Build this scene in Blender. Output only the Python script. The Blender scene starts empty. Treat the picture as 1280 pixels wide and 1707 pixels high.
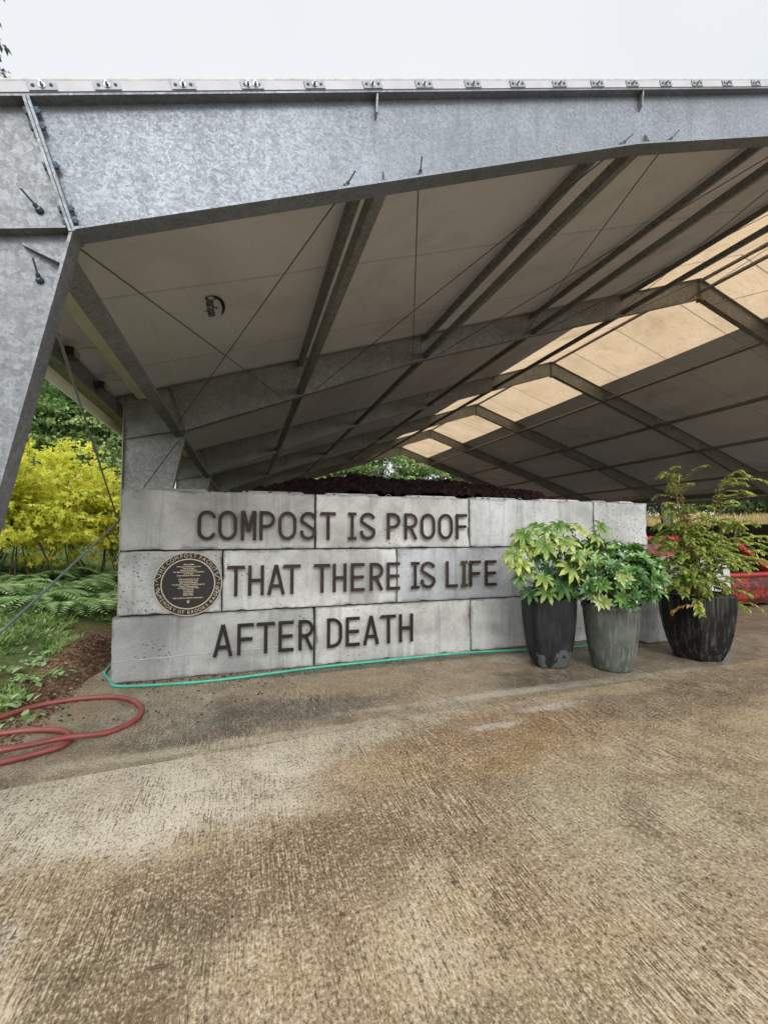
import bpy, bmesh, math, random
import numpy as np
from math import sin, cos, pi, radians
from mathutils import Vector, Matrix, noise
scene = bpy.context.scene
C = scene.collection

# ------------------------------------------------------------------ camera
F_PX, YAW, PITCH, ROLL, EYE = 723.78, 0.3084, 0.0491, 0.0004, 1.3841
cd = bpy.data.cameras.new('camera')
cam = bpy.data.objects.new('camera', cd); C.objects.link(cam)
cam.location = (0, 0, EYE)
cam.rotation_euler = (pi/2 + PITCH, 0.0, -YAW)
cd.sensor_width = 36.0
cd.lens = 36.0*F_PX/1707.0
cd.clip_start = 0.05
cd.clip_end = 800
scene.camera = cam
# ------------------------------------------------------------------ sky, sun, exposure
SUN_EL, SUN_AZ = radians(36), radians(187)      # azimuth from +Y towards +X
w = bpy.data.worlds.new('World'); scene.world = w; w.use_nodes = True
wn = w.node_tree; wn.nodes.clear()
sky = wn.nodes.new('ShaderNodeTexSky'); sky.sky_type = 'NISHITA'; sky.sun_disc = False
sky.sun_elevation = SUN_EL; sky.sun_rotation = SUN_AZ
sky.dust_density = 4.0; sky.air_density = 1.0
mixw = wn.nodes.new('ShaderNodeMix'); mixw.data_type = 'RGBA'; mixw.inputs[0].default_value = 0.9
# the overcast cloud layer: dimmer ahead, glow added around the sun behind the camera, faint structure
tcw = wn.nodes.new('ShaderNodeTexCoord')
nzw = wn.nodes.new('ShaderNodeTexNoise'); nzw.inputs['Scale'].default_value = 1.6; nzw.inputs['Detail'].default_value = 4
rpw = wn.nodes.new('ShaderNodeValToRGB')
rpw.color_ramp.elements[0].position = .3; rpw.color_ramp.elements[0].color = (.93, .965, 1.0, 1)
rpw.color_ramp.elements[1].position = .7; rpw.color_ramp.elements[1].color = (1.04, 1.05, 1.06, 1)
wn.links.new(tcw.outputs['Generated'], nzw.inputs['Vector'])
wn.links.new(nzw.outputs['Fac'], rpw.inputs[0])
dotw = wn.nodes.new('ShaderNodeVectorMath'); dotw.operation = 'DOT_PRODUCT'
dotw.inputs[1].default_value = (sin(SUN_AZ)*cos(SUN_EL), cos(SUN_AZ)*cos(SUN_EL), sin(SUN_EL))
wn.links.new(tcw.outputs['Generated'], dotw.inputs[0])
glw = wn.nodes.new('ShaderNodeMapRange'); glw.interpolation_type = 'SMOOTHSTEP'
for i_, v_ in enumerate((0, .12, 1.0, 8.8, 26.0)):
    if i_: glw.inputs[i_].default_value = v_
wn.links.new(dotw.outputs['Value'], glw.inputs[0])
scw = wn.nodes.new('ShaderNodeVectorMath'); scw.operation = 'SCALE'
wn.links.new(rpw.outputs[0], scw.inputs[0]); wn.links.new(glw.outputs[0], scw.inputs['Scale'])
wn.links.new(sky.outputs[0], mixw.inputs[6]); wn.links.new(scw.outputs[0], mixw.inputs[7])
bg = wn.nodes.new('ShaderNodeBackground'); bg.inputs[1].default_value = 0.1
wn.links.new(mixw.outputs[2], bg.inputs[0])
wo = wn.nodes.new('ShaderNodeOutputWorld'); wn.links.new(bg.outputs[0], wo.inputs[0])
sd = bpy.data.lights.new('sun', 'SUN'); sd.energy = 1.3; sd.angle = radians(20); sd.color = (1, .97, .93)
sun = bpy.data.objects.new('sun', sd); C.objects.link(sun)
sdir = Vector((sin(SUN_AZ)*cos(SUN_EL), cos(SUN_AZ)*cos(SUN_EL), sin(SUN_EL)))
sun.rotation_euler = sdir.to_track_quat('Z', 'Y').to_euler(); sun.location = sdir*60
scene.view_settings.view_transform = 'Standard'; scene.view_settings.look = 'None'
scene.view_settings.exposure = 0.15; scene.view_settings.gamma = 1.0
scene.cycles.max_bounces = 8; scene.cycles.transparent_max_bounces = 8

rng = np.random.default_rng(7); random.seed(7)

# ------------------------------------------------------------------ helpers
_f = np.array([sin(YAW)*cos(PITCH), cos(YAW)*cos(PITCH), sin(PITCH)])
_r = np.array([cos(YAW), -sin(YAW), 0.]); _u = np.cross(_r, _f)
def ray(u, v): return np.array([0, 0, EYE]), _f + _r*(u-640)/F_PX + _u*(853.5-v)/F_PX
def onY(u, v, Y): c, d = ray(u, v); return c + d*((Y-c[1])/d[1])
def onX(u, v, X): c, d = ray(u, v); return c + d*((X-c[0])/d[0])
def onZ(u, v, Z=0.): c, d = ray(u, v); return c + d*((Z-c[2])/d[2])
def V(*a): return Vector(a)

class MB:
    """collects shapes, then links them as one mesh object"""
    def __init__(s): s.v = []; s.f = []; s.tone = []
    def add(s, vs, fs, tone=None):
        n = len(s.v); s.v.extend([tuple(map(float, p)) for p in vs])
        s.f.extend([tuple(int(i)+n for i in f) for f in fs])
        s.tone.extend([0.5 if tone is None else tone]*len(vs))
    def box(s, a, b):
        (x0, y0, z0), (x1, y1, z1) = a, b
        s.add([(x0,y0,z0),(x1,y0,z0),(x1,y1,z0),(x0,y1,z0),(x0,y0,z1),(x1,y0,z1),(x1,y1,z1),(x0,y1,z1)],
              [(0,3,2,1),(4,5,6,7),(0,1,5,4),(1,2,6,5),(2,3,7,6),(3,0,4,7)])
    def prism(s, poly, y0, y1):
        """polygon in X-Z pushed along Y"""
        n = len(poly)
        a = sum(poly[i][0]*poly[(i+1) % n][1]-poly[(i+1) % n][0]*poly[i][1] for i in range(n))
        if a < 0: poly = poly[::-1]
        vs = [(x, y0, z) for x, z in poly] + [(x, y1, z) for x, z in poly]
        fs = [tuple(range(n)), tuple(range(2*n-1, n-1, -1))]
        fs += [(i, n+i, n+(i+1) % n, (i+1) % n) for i in range(n)]
        s.add(vs, fs)
    def prism_x(s, poly, x0, x1):
        """polygon in Y-Z pushed along X"""
        n = len(poly)
        a = sum(poly[i][0]*poly[(i+1) % n][1]-poly[(i+1) % n][0]*poly[i][1] for i in range(n))
        if a < 0: poly = poly[::-1]
        vs = [(x0, y, z) for y, z in poly] + [(x1, y, z) for y, z in poly]
        fs = [tuple(range(n-1, -1, -1)), tuple(range(n, 2*n))]
        fs += [(i, (i+1) % n, n+(i+1) % n, n+i) for i in range(n)]
        s.add(vs, fs)
    def bar(s, p, q, w, h, up=(0, 0, 1)):
        """rectangular bar from p to q, w across, h along up"""
        p, q = Vector(p), Vector(q); d = (q-p).normalized(); up = Vector(up)
        sd_ = d.cross(up).normalized(); up = sd_.cross(d)
        o = [(-w/2,-h/2),(w/2,-h/2),(w/2,h/2),(-w/2,h/2)]
        vs = [p+sd_*a+up*b for a, b in o]+[q+sd_*a+up*b for a, b in o]
        s.add(vs, [(0,1,2,3),(7,6,5,4),(0,4,5,1),(1,5,6,2),(2,6,7,3),(3,7,4,0)])
    def tube(s, pts, r, n=8, closed=False, tone=None):
        pts = [Vector(p) for p in pts]; m = len(pts)
        rs = r if isinstance(r, (list, tuple)) else [r]*m
        vs = []; fs = []
        prev = None
        for i, p in enumerate(pts):
            if closed: d = pts[(i+1) % m]-pts[i-1]
            else: d = pts[min(i+1, m-1)]-pts[max(i-1, 0)]
            d = d.normalized() if d.length > 1e-9 else V(0, 0, 1)
            if prev is None:
                a = V(0, 0, 1) if abs(d.z) < .9 else V(1, 0, 0)
                x = d.cross(a).normalized()
            else:
                x = (prev - d*prev.dot(d)).normalized()
            prev = x; y = d.cross(x)
            for k in range(n):
                t = 2*pi*k/n; vs.append(p+(x*cos(t)+y*sin(t))*rs[i])
        R = m if closed else m-1
        for i in range(R):
            for k in range(n):
                a, b = i*n+k, i*n+(k+1) % n; c, d_ = ((i+1) % m)*n+(k+1) % n, ((i+1) % m)*n+k
                fs.append((a, b, c, d_))
        if not closed:
            fs.append(tuple(range(n-1, -1, -1))); fs.append(tuple(range((m-1)*n, m*n)))
        s.add(vs, fs, tone)
    def lathe(s, prof, n=32, c=(0, 0, 0), rot=0.):
        vs = []; fs = []; m = len(prof)
        for (r, z) in prof:
            for k in range(n):
                t = 2*pi*k/n+rot; vs.append((c[0]+r*cos(t), c[1]+r*sin(t), c[2]+z))
        for i in range(m-1):
            for k in range(n):
                fs.append((i*n+k, i*n+(k+1) % n, (i+1)*n+(k+1) % n, (i+1)*n+k))
        s.add(vs, fs)
    def np(s, vs, fs, tone):
        n = len(s.v); s.v.extend(map(tuple, vs)); s.f.extend([tuple(x+n for x in f) for f in fs]); s.tone.extend(list(tone))
    def build(s, name, m, parent=None, org=(0, 0, 0), smooth=False, tone=False, recalc=False):
        me = bpy.data.meshes.new(name)
        vs = [(x-org[0], y-org[1], z-org[2]) for x, y, z in s.v]
        me.from_pydata(vs, [], s.f)
        if tone:
            at = me.attributes.new('tone', 'FLOAT', 'POINT'); at.data.foreach_set('value', np.array(s.tone, dtype=np.float32))
        if smooth: me.polygons.foreach_set('use_smooth', [True]*len(me.polygons))
        me.materials.append(m)
        if recalc:
            bm = bmesh.new(); bm.from_mesh(me); bmesh.ops.recalc_face_normals(bm, faces=bm.faces); bm.to_mesh(me); bm.free()
        me.update()
        o = bpy.data.objects.new(name, me); C.objects.link(o)
        if parent is not None: o.parent = parent
        else: o.location = org
        return o
def tag(o, label=None, cat=None, group=None, kind=None):
    if label: o['label'] = label
    if cat: o['category'] = cat
    if group: o['group'] = group
    if kind: o['kind'] = kind
    return o
def empty(name, loc, label, cat, group=None, rz=0.):
    o = bpy.data.objects.new(name, None); C.objects.link(o); o.location = loc; o.rotation_euler = (0, 0, rz)
    o.empty_display_size = .1
    return tag(o, label, cat, group)
def bevel(o, w_, seg=2, angle=35):
    me = o.data; bm = bmesh.new(); bm.from_mesh(me)
    es = [e for e in bm.edges if len(e.link_faces) == 2 and e.calc_face_angle(0) > radians(angle)]
    bmesh.ops.bevel(bm, geom=es, offset=w_, segments=seg, affect='EDGES', profile=.6)
    bm.to_mesh(me); bm.free(); return o

# leaf clouds ---------------------------------------------------------------
def unit(a): return a/np.maximum(np.linalg.norm(a, axis=-1, keepdims=True), 1e-9)
T_DIAMOND = (np.array([(0,0,0),(.45,.5,.06),(1,0,-.06),(.45,-.5,.06)]), [(0,1,2,3)])
T_OVAL = (np.array([(0,0,0),(.35,0,0),(.72,0,-.02),(1,0,-.12),(.3,.5,.1),(.66,.4,.07),(.3,-.5,.1),(.66,-.4,.07)]),
          [(0,6,1),(1,6,7,2),(2,7,3),(0,1,4),(1,2,5,4),(2,3,5)])
def palmate(nl, span=1.5*pi, droop=.25, base=.42, fat=.5):
    vs = [(0,0,0)]; fs = []
    for k in range(nl):
        a = -span/2+span*k/(nl-1); L = (1-.32*abs(a)/(span/2))
        da = span/(nl-1)/2
        for rr, aa, z in ((L*base, a-da*.98, .02), (L*.78, a-da*fat, -droop*.3), (L, a, -droop), (L*.78, a+da*fat, -droop*.3), (L*.66, a, .03)):
            vs.append((rr*cos(aa), rr*sin(aa), z))
        b = 1+5*k
        fs += [(0,b,b+1,b+4), (b+4,b+1,b+2), (b+4,b+2,b+3)]
        nxt = b+5 if k < nl-1 else None
        if nxt: fs.append((0,b+4,b+3,nxt))
    return np.array(vs), fs
T_MAPLE = palmate(5, span=1.35*pi, droop=.12)
T_FATSIA = palmate(8, span=1.6*pi, droop=.28, base=.46, fat=.52)
def leaves(mb, P, D, Nn, L, W, tone, tpl=T_DIAMOND, tipdark=0.):
    P = np.asarray(P, float); n = len(P); D = unit(np.asarray(D, float)); Nn = np.asarray(Nn, float)
    S = unit(np.cross(Nn, D)); U = np.cross(D, S)
    t, fs = tpl; L = np.broadcast_to(L, n).reshape(n,1,1); W = np.broadcast_to(W, n).reshape(n,1,1)
    X = P[:,None,:] + D[:,None,:]*(t[None,:,0:1]*L) + S[:,None,:]*(t[None,:,1:2]*W) + U[:,None,:]*(t[None,:,2:3]*L)
    m = len(t); vs = X.reshape(-1,3)
    F = []
    for k in range(n):
        o = k*m
        for f in fs: F.append(tuple(i+o for i in f))
    tn = np.repeat(np.broadcast_to(tone, n), m)
    if tipdark:
        rr = np.hypot(t[:,0], t[:,1]); tn = tn + np.tile((rr-.5)*tipdark, n)
    mb.np(vs, F, tn)

# ------------------------------------------------------------------ materials
class NT:
    def __init__(s, name):
        s.m = bpy.data.materials.new(name); s.m.use_nodes = True; s.t = s.m.node_tree; s.t.nodes.clear()
        s.out = s.t.nodes.new('ShaderNodeOutputMaterial')
    def n(s, typ, ins={}, **props):
        nd = s.t.nodes.new('ShaderNode'+typ)
        for k, v in props.items(): setattr(nd, k, v)
        for k, v in ins.items():
            if isinstance(v, bpy.types.NodeSocket): s.t.links.new(v, nd.inputs[k])
            else: nd.inputs[k].default_value = v
        return nd
    def pos(s): return s.n('NewGeometry').outputs['Position']
    def obj(s): return s.n('TexCoord').outputs['Object']
    def map(s, vec, scale=(1,1,1), loc=(0,0,0), rot=(0,0,0)):
        return s.n('Mapping', {'Vector': vec, 'Scale': scale, 'Location': loc, 'Rotation': rot}).outputs[0]
    def noise(s, vec, scale, detail=4, rough=.55, dist=0.): return s.n('TexNoise', {'Vector': vec, 'Scale': scale, 'Detail': detail, 'Roughness': rough, 'Distortion': dist}).outputs['Fac']
    def vor(s, vec, scale, feature='F1', out='Distance', rnd=1.): return s.n('TexVoronoi', {'Vector': vec, 'Scale': scale, 'Randomness': rnd}, feature=feature).outputs[out]
    def ramp(s, fac, stops, interp='LINEAR'):
        r = s.n('ValToRGB', {'Fac': fac}); cr = r.color_ramp; cr.interpolation = interp
        while len(cr.elements) > len(stops): cr.elements.remove(cr.elements[-1])
        while len(cr.elements) < len(stops): cr.elements.new(1)
        for e, (p, c) in zip(cr.elements, stops):
            e.position = p; e.color = (c, c, c, 1) if isinstance(c, (int, float)) else (*c, 1)
        return r.outputs[0]
    def math(s, op, a, b=0., c=None, clamp=False):
        ins = {0: a, 1: b}
        if c is not None: ins[2] = c
        return s.n('Math', ins, operation=op, use_clamp=clamp).outputs[0]
    def mix(s, fac, a, b, blend='MIX'):
        f = lambda c: c if isinstance(c, bpy.types.NodeSocket) else (*c, 1)
        return s.n('Mix', {0: fac, 6: f(a), 7: f(b)}, data_type='RGBA', blend_type=blend).outputs[2]
    def bump(s, h, strength=.3, dist=.01, normal=None):
        i = {'Height': h, 'Strength': strength, 'Distance': dist}
        if normal is not None: i['Normal'] = normal
        return s.n('Bump', i).outputs[0]
    def attr(s, name): return s.n('Attribute', attribute_name=name).outputs['Fac']
    def bsdf(s, color, rough=.6, metal=0., normal=None, spec=.5, coat=0.):
        f = color if isinstance(color, bpy.types.NodeSocket) else (*color, 1)
        i = {'Base Color': f, 'Roughness': rough, 'Metallic': metal, 'Specular IOR Level': spec, 'Coat Weight': coat}
        if normal is not None: i['Normal'] = normal
        b = s.n('BsdfPrincipled', i); s.t.links.new(b.outputs[0], s.out.inputs[0]); s.b = b; return s.m
    def blob(s, vec, c, r, wob, lo=.0, hi=.5):
        """1 inside a ragged ellipse in the ground plane round c with radii r"""
        q = s.n('VectorMath', {0: vec, 1: (c[0], c[1], 0)}, operation='SUBTRACT').outputs[0]
        q = s.n('VectorMath', {0: q, 1: (1/r[0], 1/r[1], 0)}, operation='MULTIPLY').outputs[0]
        d = s.n('VectorMath', {0: q}, operation='LENGTH').outputs['Value']
        d = s.math('ADD', d, wob)
        return s.n('MapRange', {0: d, 1: 1.25, 2: .55, 3: 0., 4: 1.}, interpolation_type='SMOOTHSTEP').outputs[0]

def mat_galv(name, light=.5, spangle=22., tint=(1.0, 1.02, 1.06)):
    t = NT(name); p = t.obj(); rnd = t.n('ObjectInfo').outputs['Random']
    p = t.n('VectorMath', {0: p, 1: t.n('CombineXYZ', {0: t.math('MULTIPLY', rnd, 37.), 1: 0., 2: t.math('MULTIPLY', rnd, 11.)}).outputs[0]}, operation='ADD').outputs[0]
    wob = t.n('TexNoise', {'Vector': p, 'Scale': 30., 'Detail': 3.}).outputs['Color']
    pw = t.mix(.05, p, wob, 'ADD')
    c1 = t.n('TexVoronoi', {'Vector': pw, 'Scale': spangle, 'Randomness': 1.}).outputs['Color']
    v1 = t.n('SeparateColor', {0: c1}).outputs[0]
    c2 = t.n('TexVoronoi', {'Vector': pw, 'Scale': spangle*2.7}).outputs['Color']
    v2 = t.n('SeparateColor', {0: c2}).outputs[1]
    big = t.noise(p, 2.2, 5, .6)
    v = t.math('ADD', t.math('MULTIPLY', v1, .45), t.math('ADD', t.math('MULTIPLY', v2, .35), t.math('MULTIPLY', big, .7)))
    lo, hi = light*.70, light*1.28
    col = t.ramp(v, [(.35, tuple(lo*k for k in tint)), (.75, tuple(light*k for k in tint)), (1.15/1.5, tuple(light*1.02*k for k in tint)), (1., tuple(hi*k for k in tint))])
    scr = t.ramp(t.noise(t.map(p, (3, 3, 60)), 3, 3), [(.62, 0), (.72, 1)])
    cl_ = t.ramp(t.noise(p, 1.3, 5, .6, .5), [(.35, .35), (.6, 0)])
    col = t.mix(cl_, col, tuple(lo*.8*k for k in tint))
    dr = t.ramp(t.noise(t.map(p, (9, 9, .8)), 1.5, 5, .65), [(.52, 0), (.70, .4)])
    col = t.mix(dr, col, tuple(lo*.72*k for k in tint))
    col = t.mix(t.math('MULTIPLY', scr, .22), col, tuple(hi*k for k in tint))
    rg = t.ramp(v, [(.3, .62), (1., .42)])
    return t.bsdf(col, rg, .35, t.bump(v2, .06, .002))
M = {}
M['galv'] = mat_galv('galvanised_steel', .185, 80., (.90, 1.0, 1.14))
M['galv_column'] = mat_galv('galvanised_column_steel', .19, 40., (.94, 1.0, 1.07))
M['galv_inner'] = mat_galv('weathered_galvanised_steel', .23, 34., (1.0, 1.0, .95))
M['galv_strut'] = mat_galv('dull_galvanised_strut', .20, 40., (1., 1.01, 1.0))

def mat_simple(name, c, rough=.6, metal=0., var=.25, scale=20., bump=.1, spec=.5):
    t = NT(name); p = t.obj(); n = t.noise(p, scale, 5, .6)
    col = t.ramp(n, [(.3, tuple(k*(1-var) for k in c)), (.7, tuple(min(1, k*(1+var)) for k in c))])
    return t.bsdf(col, rough, metal, t.bump(n, bump, .005), spec)
M['bolt'] = mat_simple('zinc_bolt', (.30, .33, .36), .35, .8)
M['dark_bolt'] = mat_simple('dark_bolt', (.07, .10, .12), .45, .6)
M['blue_bolt'] = mat_simple('blued_bolt', (.13, .19, .23), .4, .5)
M['clamp'] = mat_simple('clamp_zinc', (.20, .21, .22), .5, .4)
M['rod'] = mat_simple('cable_rod', (.09, .09, .09), .45, .5)
M['white_strip'] = mat_simple('edge_fabric_white', (.37, .365, .39), .55, 0, .12, 6.)
M['strip_lip'] = mat_simple('edge_lip_grey', (.36, .36, .34), .5, .2)
M['cream'] = mat_simple('cream_fabric', (.56, .54, .42), .7, 0, .1, 5.)
M['black_plastic'] = mat_simple('black_plastic', (.015, .015, .016), .4)
M['black_mark'] = mat_simple('black_print', (.012, .012, .012), .7)
M['soil'] = mat_simple('potting_soil', (.03, .02, .014), .95, 0, .5, 40., .8)
M['lamp_glass'] = mat_simple('lamp_glass', (.25, .27, .28), .1, 0.)
M['yellow_strap'] = mat_simple('yellow_strap', (.45, .40, .10), .6)

def mat_fabric(name, col, dirt, trans, tint, grime=.3, seamdark=.5):
    t = NT(name); p = t.pos()
    n = t.noise(p, .8, 4, .6); c = t.mix(t.math('MULTIPLY', n, grime), col, dirt)
    fine = t.noise(t.map(p, (1, 5, 1)), 5., 6, .7)
    c = t.mix(t.ramp(fine, [(.5, 0), (.8, grime)]), c, dirt)
    sep = t.n('SeparateXYZ', {0: p})
    fr = t.math('FRACT', t.math('MULTIPLY', t.math('SUBTRACT', sep.outputs[1], 6.19), 3/4.481))
    seam = t.math('LESS_THAN', t.math('ABSOLUTE', t.math('SUBTRACT', fr, .5)), .0105)
    c2 = t.mix(t.math('MULTIPLY', seam, seamdark), c, tuple(k*.35 for k in col))
    nm = t.bump(t.noise(t.map(p, (1, .3, 1)), 1.6, 5, .6), .6, .12)
    st_ = t.ramp(t.noise(p, .55, 6, .7, .8), [(.50, 0), (.70, .40)])
    c2 = t.mix(st_, c2, tuple(k*.55 for k in dirt))
    d = t.n('BsdfPrincipled', {'Base Color': c2, 'Roughness': .75, 'Normal': nm, 'Specular IOR Level': .25})
    tr = t.n('BsdfTranslucent', {'Color': t.mix(1., c2, tint, 'MULTIPLY')})
    mx = t.n('MixShader', {0: trans, 1: d.outputs[0], 2: tr.outputs[0]})
    t.t.links.new(mx.outputs[0], t.out.inputs[0]); return t.m
M['fabric'] = mat_fabric('roof_fabric', (.565, .56, .56), (.41, .395, .385), .018, (.95, .88, .80), .35, .35)
M['skylight'] = mat_fabric('skylight_fabric', (.84, .70, .53), (.44, .32, .20), .60, (1., .93, .83), .85, .9)

def mat_block(name='cast_concrete', pit=(.58, .66), smooth=False):
    t = NT(name); o = t.n('ObjectInfo'); p0 = t.obj()
    off = t.n('CombineXYZ', {0: t.math('MULTIPLY', o.outputs['Random'], 53.), 1: t.math('MULTIPLY', o.outputs['Random'], 17.), 2: t.math('MULTIPLY', o.outputs['Random'], 29.)}).outputs[0]
    p = t.n('VectorMath', {0: p0, 1: off}, operation='ADD').outputs[0]
    big = t.noise(p, 1.5, 6, .6, .4); mid = t.noise(p, 6., 6, .65); fine = t.noise(p, 55., 5, .7)
    col = t.ramp(big, [(.22, (.19, .19, .185)), (.38, (.31, .31, .30)), (.53, (.43, .43, .42)), (.75, (.58, .58, .57))])
    col = t.mix(t.ramp(mid, [(.5, 0), (.72, .5)]), col, (.24, .235, .215))
    col = t.mix(t.ramp(fine, [(.35, .35), (.5, 0)]), col, (.16, .155, .14))
    # drip streaks down the face
    st = t.noise(t.map(p, (7, 7, .5)), 1.6, 4, .6)
    col = t.mix(t.ramp(st, [(.56, 0), (.75, .45)]), col, (.58, .58, .56))
    col = t.mix(t.ramp(t.noise(t.map(p, (9, 9, .7), (5, 2, 1)), 1.3, 4, .6), [(.55, 0), (.73, .45)]), col, (.14, .135, .125))
    # dirty edges: darker film towards the rim of the face, ragged
    sx = t.n('SeparateXYZ', {0: p0})
    hx = t.n('Attribute', attribute_name='edge').outputs['Fac']
    ed = t.math('ADD', hx, t.math('MULTIPLY', t.math('SUBTRACT', mid, .5), .9))
    col = t.mix(t.ramp(ed, [(.84, 0), (1., .60)]), col, (.14, .135, .125))
    # brown seep
    br = t.noise(p, 2.7, 5, .65)
    col = t.mix(t.ramp(br, [(.63, 0), (.75, .4)]), col, (.26, .19, .12))
    col = t.mix(1., col, o.outputs['Color'], 'MULTIPLY')
    vd = t.vor(t.map(p, (1, 1, 1.5)), 21.); pits = t.ramp(vd, [(.14, 0.), (.26, 1)])
    pm = t.ramp(t.noise(p, 2.2, 2), [(pit[0], 0), (pit[1], 1)])
    pits = t.math('MAXIMUM', pits, t.math('SUBTRACT', 1., pm))
    col = t.mix(t.math('SUBTRACT', 1., pits), col, (.10, .10, .09))
    h = t.math('ADD', t.math('ADD', t.math('MULTIPLY', mid, .8), t.math('MULTIPLY', fine, .25)), t.math('MULTIPLY', pits, .5))
    return t.bsdf(col, t.ramp(big, [(.3, .7), (.7, .9)]), 0, t.bump(h, .55, .012), .3)
M['block'] = mat_block()
M['block_pitted'] = mat_block('pitted_concrete', (.34, .46))

def mat_apron(name, back):
    t = NT(name); p = t.pos()
    big = t.noise(p, .55, 5, .6, .3); mid = t.noise(p, 2.3, 6, .65); fine = t.noise(p, 90., 4, .7); sp = t.noise(p, 42., 3, .6)
    if back:
        col = t.ramp(mid, [(.3, (.11, .082, .052)), (.5, (.21, .165, .11)), (.7, (.33, .275, .20))])
    else:
        col = t.ramp(mid, [(.3, (.19, .132, .075)), (.5, (.295, .222, .135)), (.7, (.40, .325, .22))])
    w1 = t.math('MULTIPLY', t.math('SUBTRACT', t.noise(p, 1.7, 6, .65), .5), 1.5)
    w2 = t.math('MULTIPLY', t.math('SUBTRACT', t.noise(p, 3.1, 6, .65), .5), 1.7)
    def st(c, r, colour, a, wv=w1):
        nonlocal col
        col = t.mix(t.math('MULTIPLY', t.blob(p, c, r, wv), a), col, colour)
    if back:
        st((1.6, 3.9), (1.6, .7), (.30, .22, .135), .6)
        st((.35, 3.55), (.95, .26), (.045, .040, .034), .75, w2)
        st((-.35, 3.3), (.5, .28), (.045, .04, .034), .75, w2)
        st((-.7, 3.6), (.55, .4), (.20, .18, .14), .7)
        st((-.55, 3.10), (.9, .12), (.26, .25, .15), .35, w2)
        st((2.75, 3.55), (.6, .3), (.05, .042, .034), .75, w2)
        st((2.9, 4.2), (.30, .16), (.42, .39, .36), .8)
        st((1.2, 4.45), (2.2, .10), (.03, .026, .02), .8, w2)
        st((2.9, 3.34), (2.2, .07), (.40, .36, .29), .7, w2)
        st((.5, 3.1), (2.6, .07), (.36, .31, .23), .7, w2)
        st((6, 5), (3., 1.8), (.12, .10, .08), .5)
        st((3.35, 3.62), (.95, .42), (.075, .06, .045), .6, w2)  # this and the next: damp grime plus the pots' contact shadow, painted in
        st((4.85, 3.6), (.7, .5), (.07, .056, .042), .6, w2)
    else:
        st((-.45, 2.62), (1.3, .46), (.52, .475, .385), .75, w2)
        st((1.2, 2.95), (1.6, .16), (.46, .41, .32), .6, w2)
        st((1.9, 2.75), (.9, .4), (.20, .115, .052), .8, w2)
        st((1.25, 2.5), (.9, .35), (.24, .15, .065), .75, w2)
        st((2.35, 2.97), (.36, .06), (.50, .46, .42), .6, w2)
        st((1.72, 2.80), (.22, .05), (.50, .46, .42), .6, w2)
        st((3.4, 2.8), (1.0, .35), (.15, .105, .065), .8)
        st((4.6, 2.9), (1.4, .4), (.13, .095, .06), .75)
        st((.2, 1.9), (.75, .28), (.12, .082, .046), .62, w2)
        st((-.35, 1.6), (.30, .35), (.10, .072, .042), .6, w2)
        st((.9, 2.05), (.8, .3), (.15, .10, .056), .55, w2)
        st((-.80, 1.86), (.10, .13), (.46, .44, .41), .3, w2)  # pale patch: sky reflection on a wet film, painted into the colour
        st((.45, 1.1), (.9, .14), (.17, .14, .075), .6)
        st((.2, .92), (.5, .12), (.13, .115, .055), .6)
        st((2., 1.7), (.8, .5), (.27, .23, .155), .5)
    col = t.mix(t.ramp(t.noise(p, 1.15, 6, .7, .5), [(.50, 0), (.66, .6)]), col, (.135, .088, .048) if not back else (.11, .068, .04))
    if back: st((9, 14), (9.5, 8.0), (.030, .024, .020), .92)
    if not back:
        for cx0, cy0, rr0 in ((5.2, -1.2, 4.05), (5.2, -1.2, 4.42)):
            q = t.n('VectorMath', {0: p, 1: (cx0, cy0, 0)}, operation='SUBTRACT').outputs[0]
            dd = t.math('ABSOLUTE', t.math('SUBTRACT', t.n('VectorMath', {0: q}, operation='LENGTH').outputs['Value'], rr0))
            mk = t.math('MULTIPLY', t.ramp(dd, [(.05, 1), (.12, 0)]), t.ramp(t.noise(p, 1.9, 5, .7), [(.47, 0), (.62, .42)]))
            col = t.mix(mk, col, (.09, .068, .045))
    # broom finish: fine ridges along the drive, worn away in places
    bw = t.noise(t.map(p, (1, .05, 1), (0, 0, 0), (0, 0, .05)), 135., 3, .65)
    bm_ = t.ramp(t.noise(p, 1.5, 5, .65), [(.40, .05), (.62, 1.)])
    br = t.math('MULTIPLY', t.math('SUBTRACT', bw, .5), bm_)
    g1 = t.noise(t.map(p, (1, .6, 1)), 105., 3, .7); g2 = t.noise(p, 38., 4, .7); g3 = t.noise(p, 5., 6, .7)
    k = .85 if back else 1.
    gr = t.math('ADD', t.math('MULTIPLY', t.math('SUBTRACT', g1, .5), 1.15), t.math('ADD', t.math('MULTIPLY', t.math('SUBTRACT', g2, .5), .6), t.math('ADD', t.math('MULTIPLY', br, 1.5), t.math('MULTIPLY', t.math('SUBTRACT', g3, .5), .35))))
    gr = t.math('ADD', t.math('MULTIPLY', gr, 1.15), .5)
    col = t.mix(t.ramp(gr, [(.27, .85*k), (.47, 0)]), col, (.060, .041, .023))
    col = t.mix(t.ramp(gr, [(.52, 0), (.75, .60*k)]), col, (.62, .53, .38))
    pw_ = t.mix(.03, p, t.n('TexNoise', {'Vector': p, 'Scale': 40., 'Detail': 3.}).outputs['Color'], 'ADD')
    pt = t.math('ADD', t.vor(pw_, 23.), t.math('MULTIPLY', t.noise(p, 6., 3), .25)); pm = t.ramp(t.noise(p, 1.3, 4, .65), [(.44, 0), (.58, 1)])
    pitm = t.math('MULTIPLY', t.ramp(pt, [(.25, 1), (.31, 0)]), pm)
    col = t.mix(t.math('MULTIPLY', pitm, .8), col, (.04, .03, .02))
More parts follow.
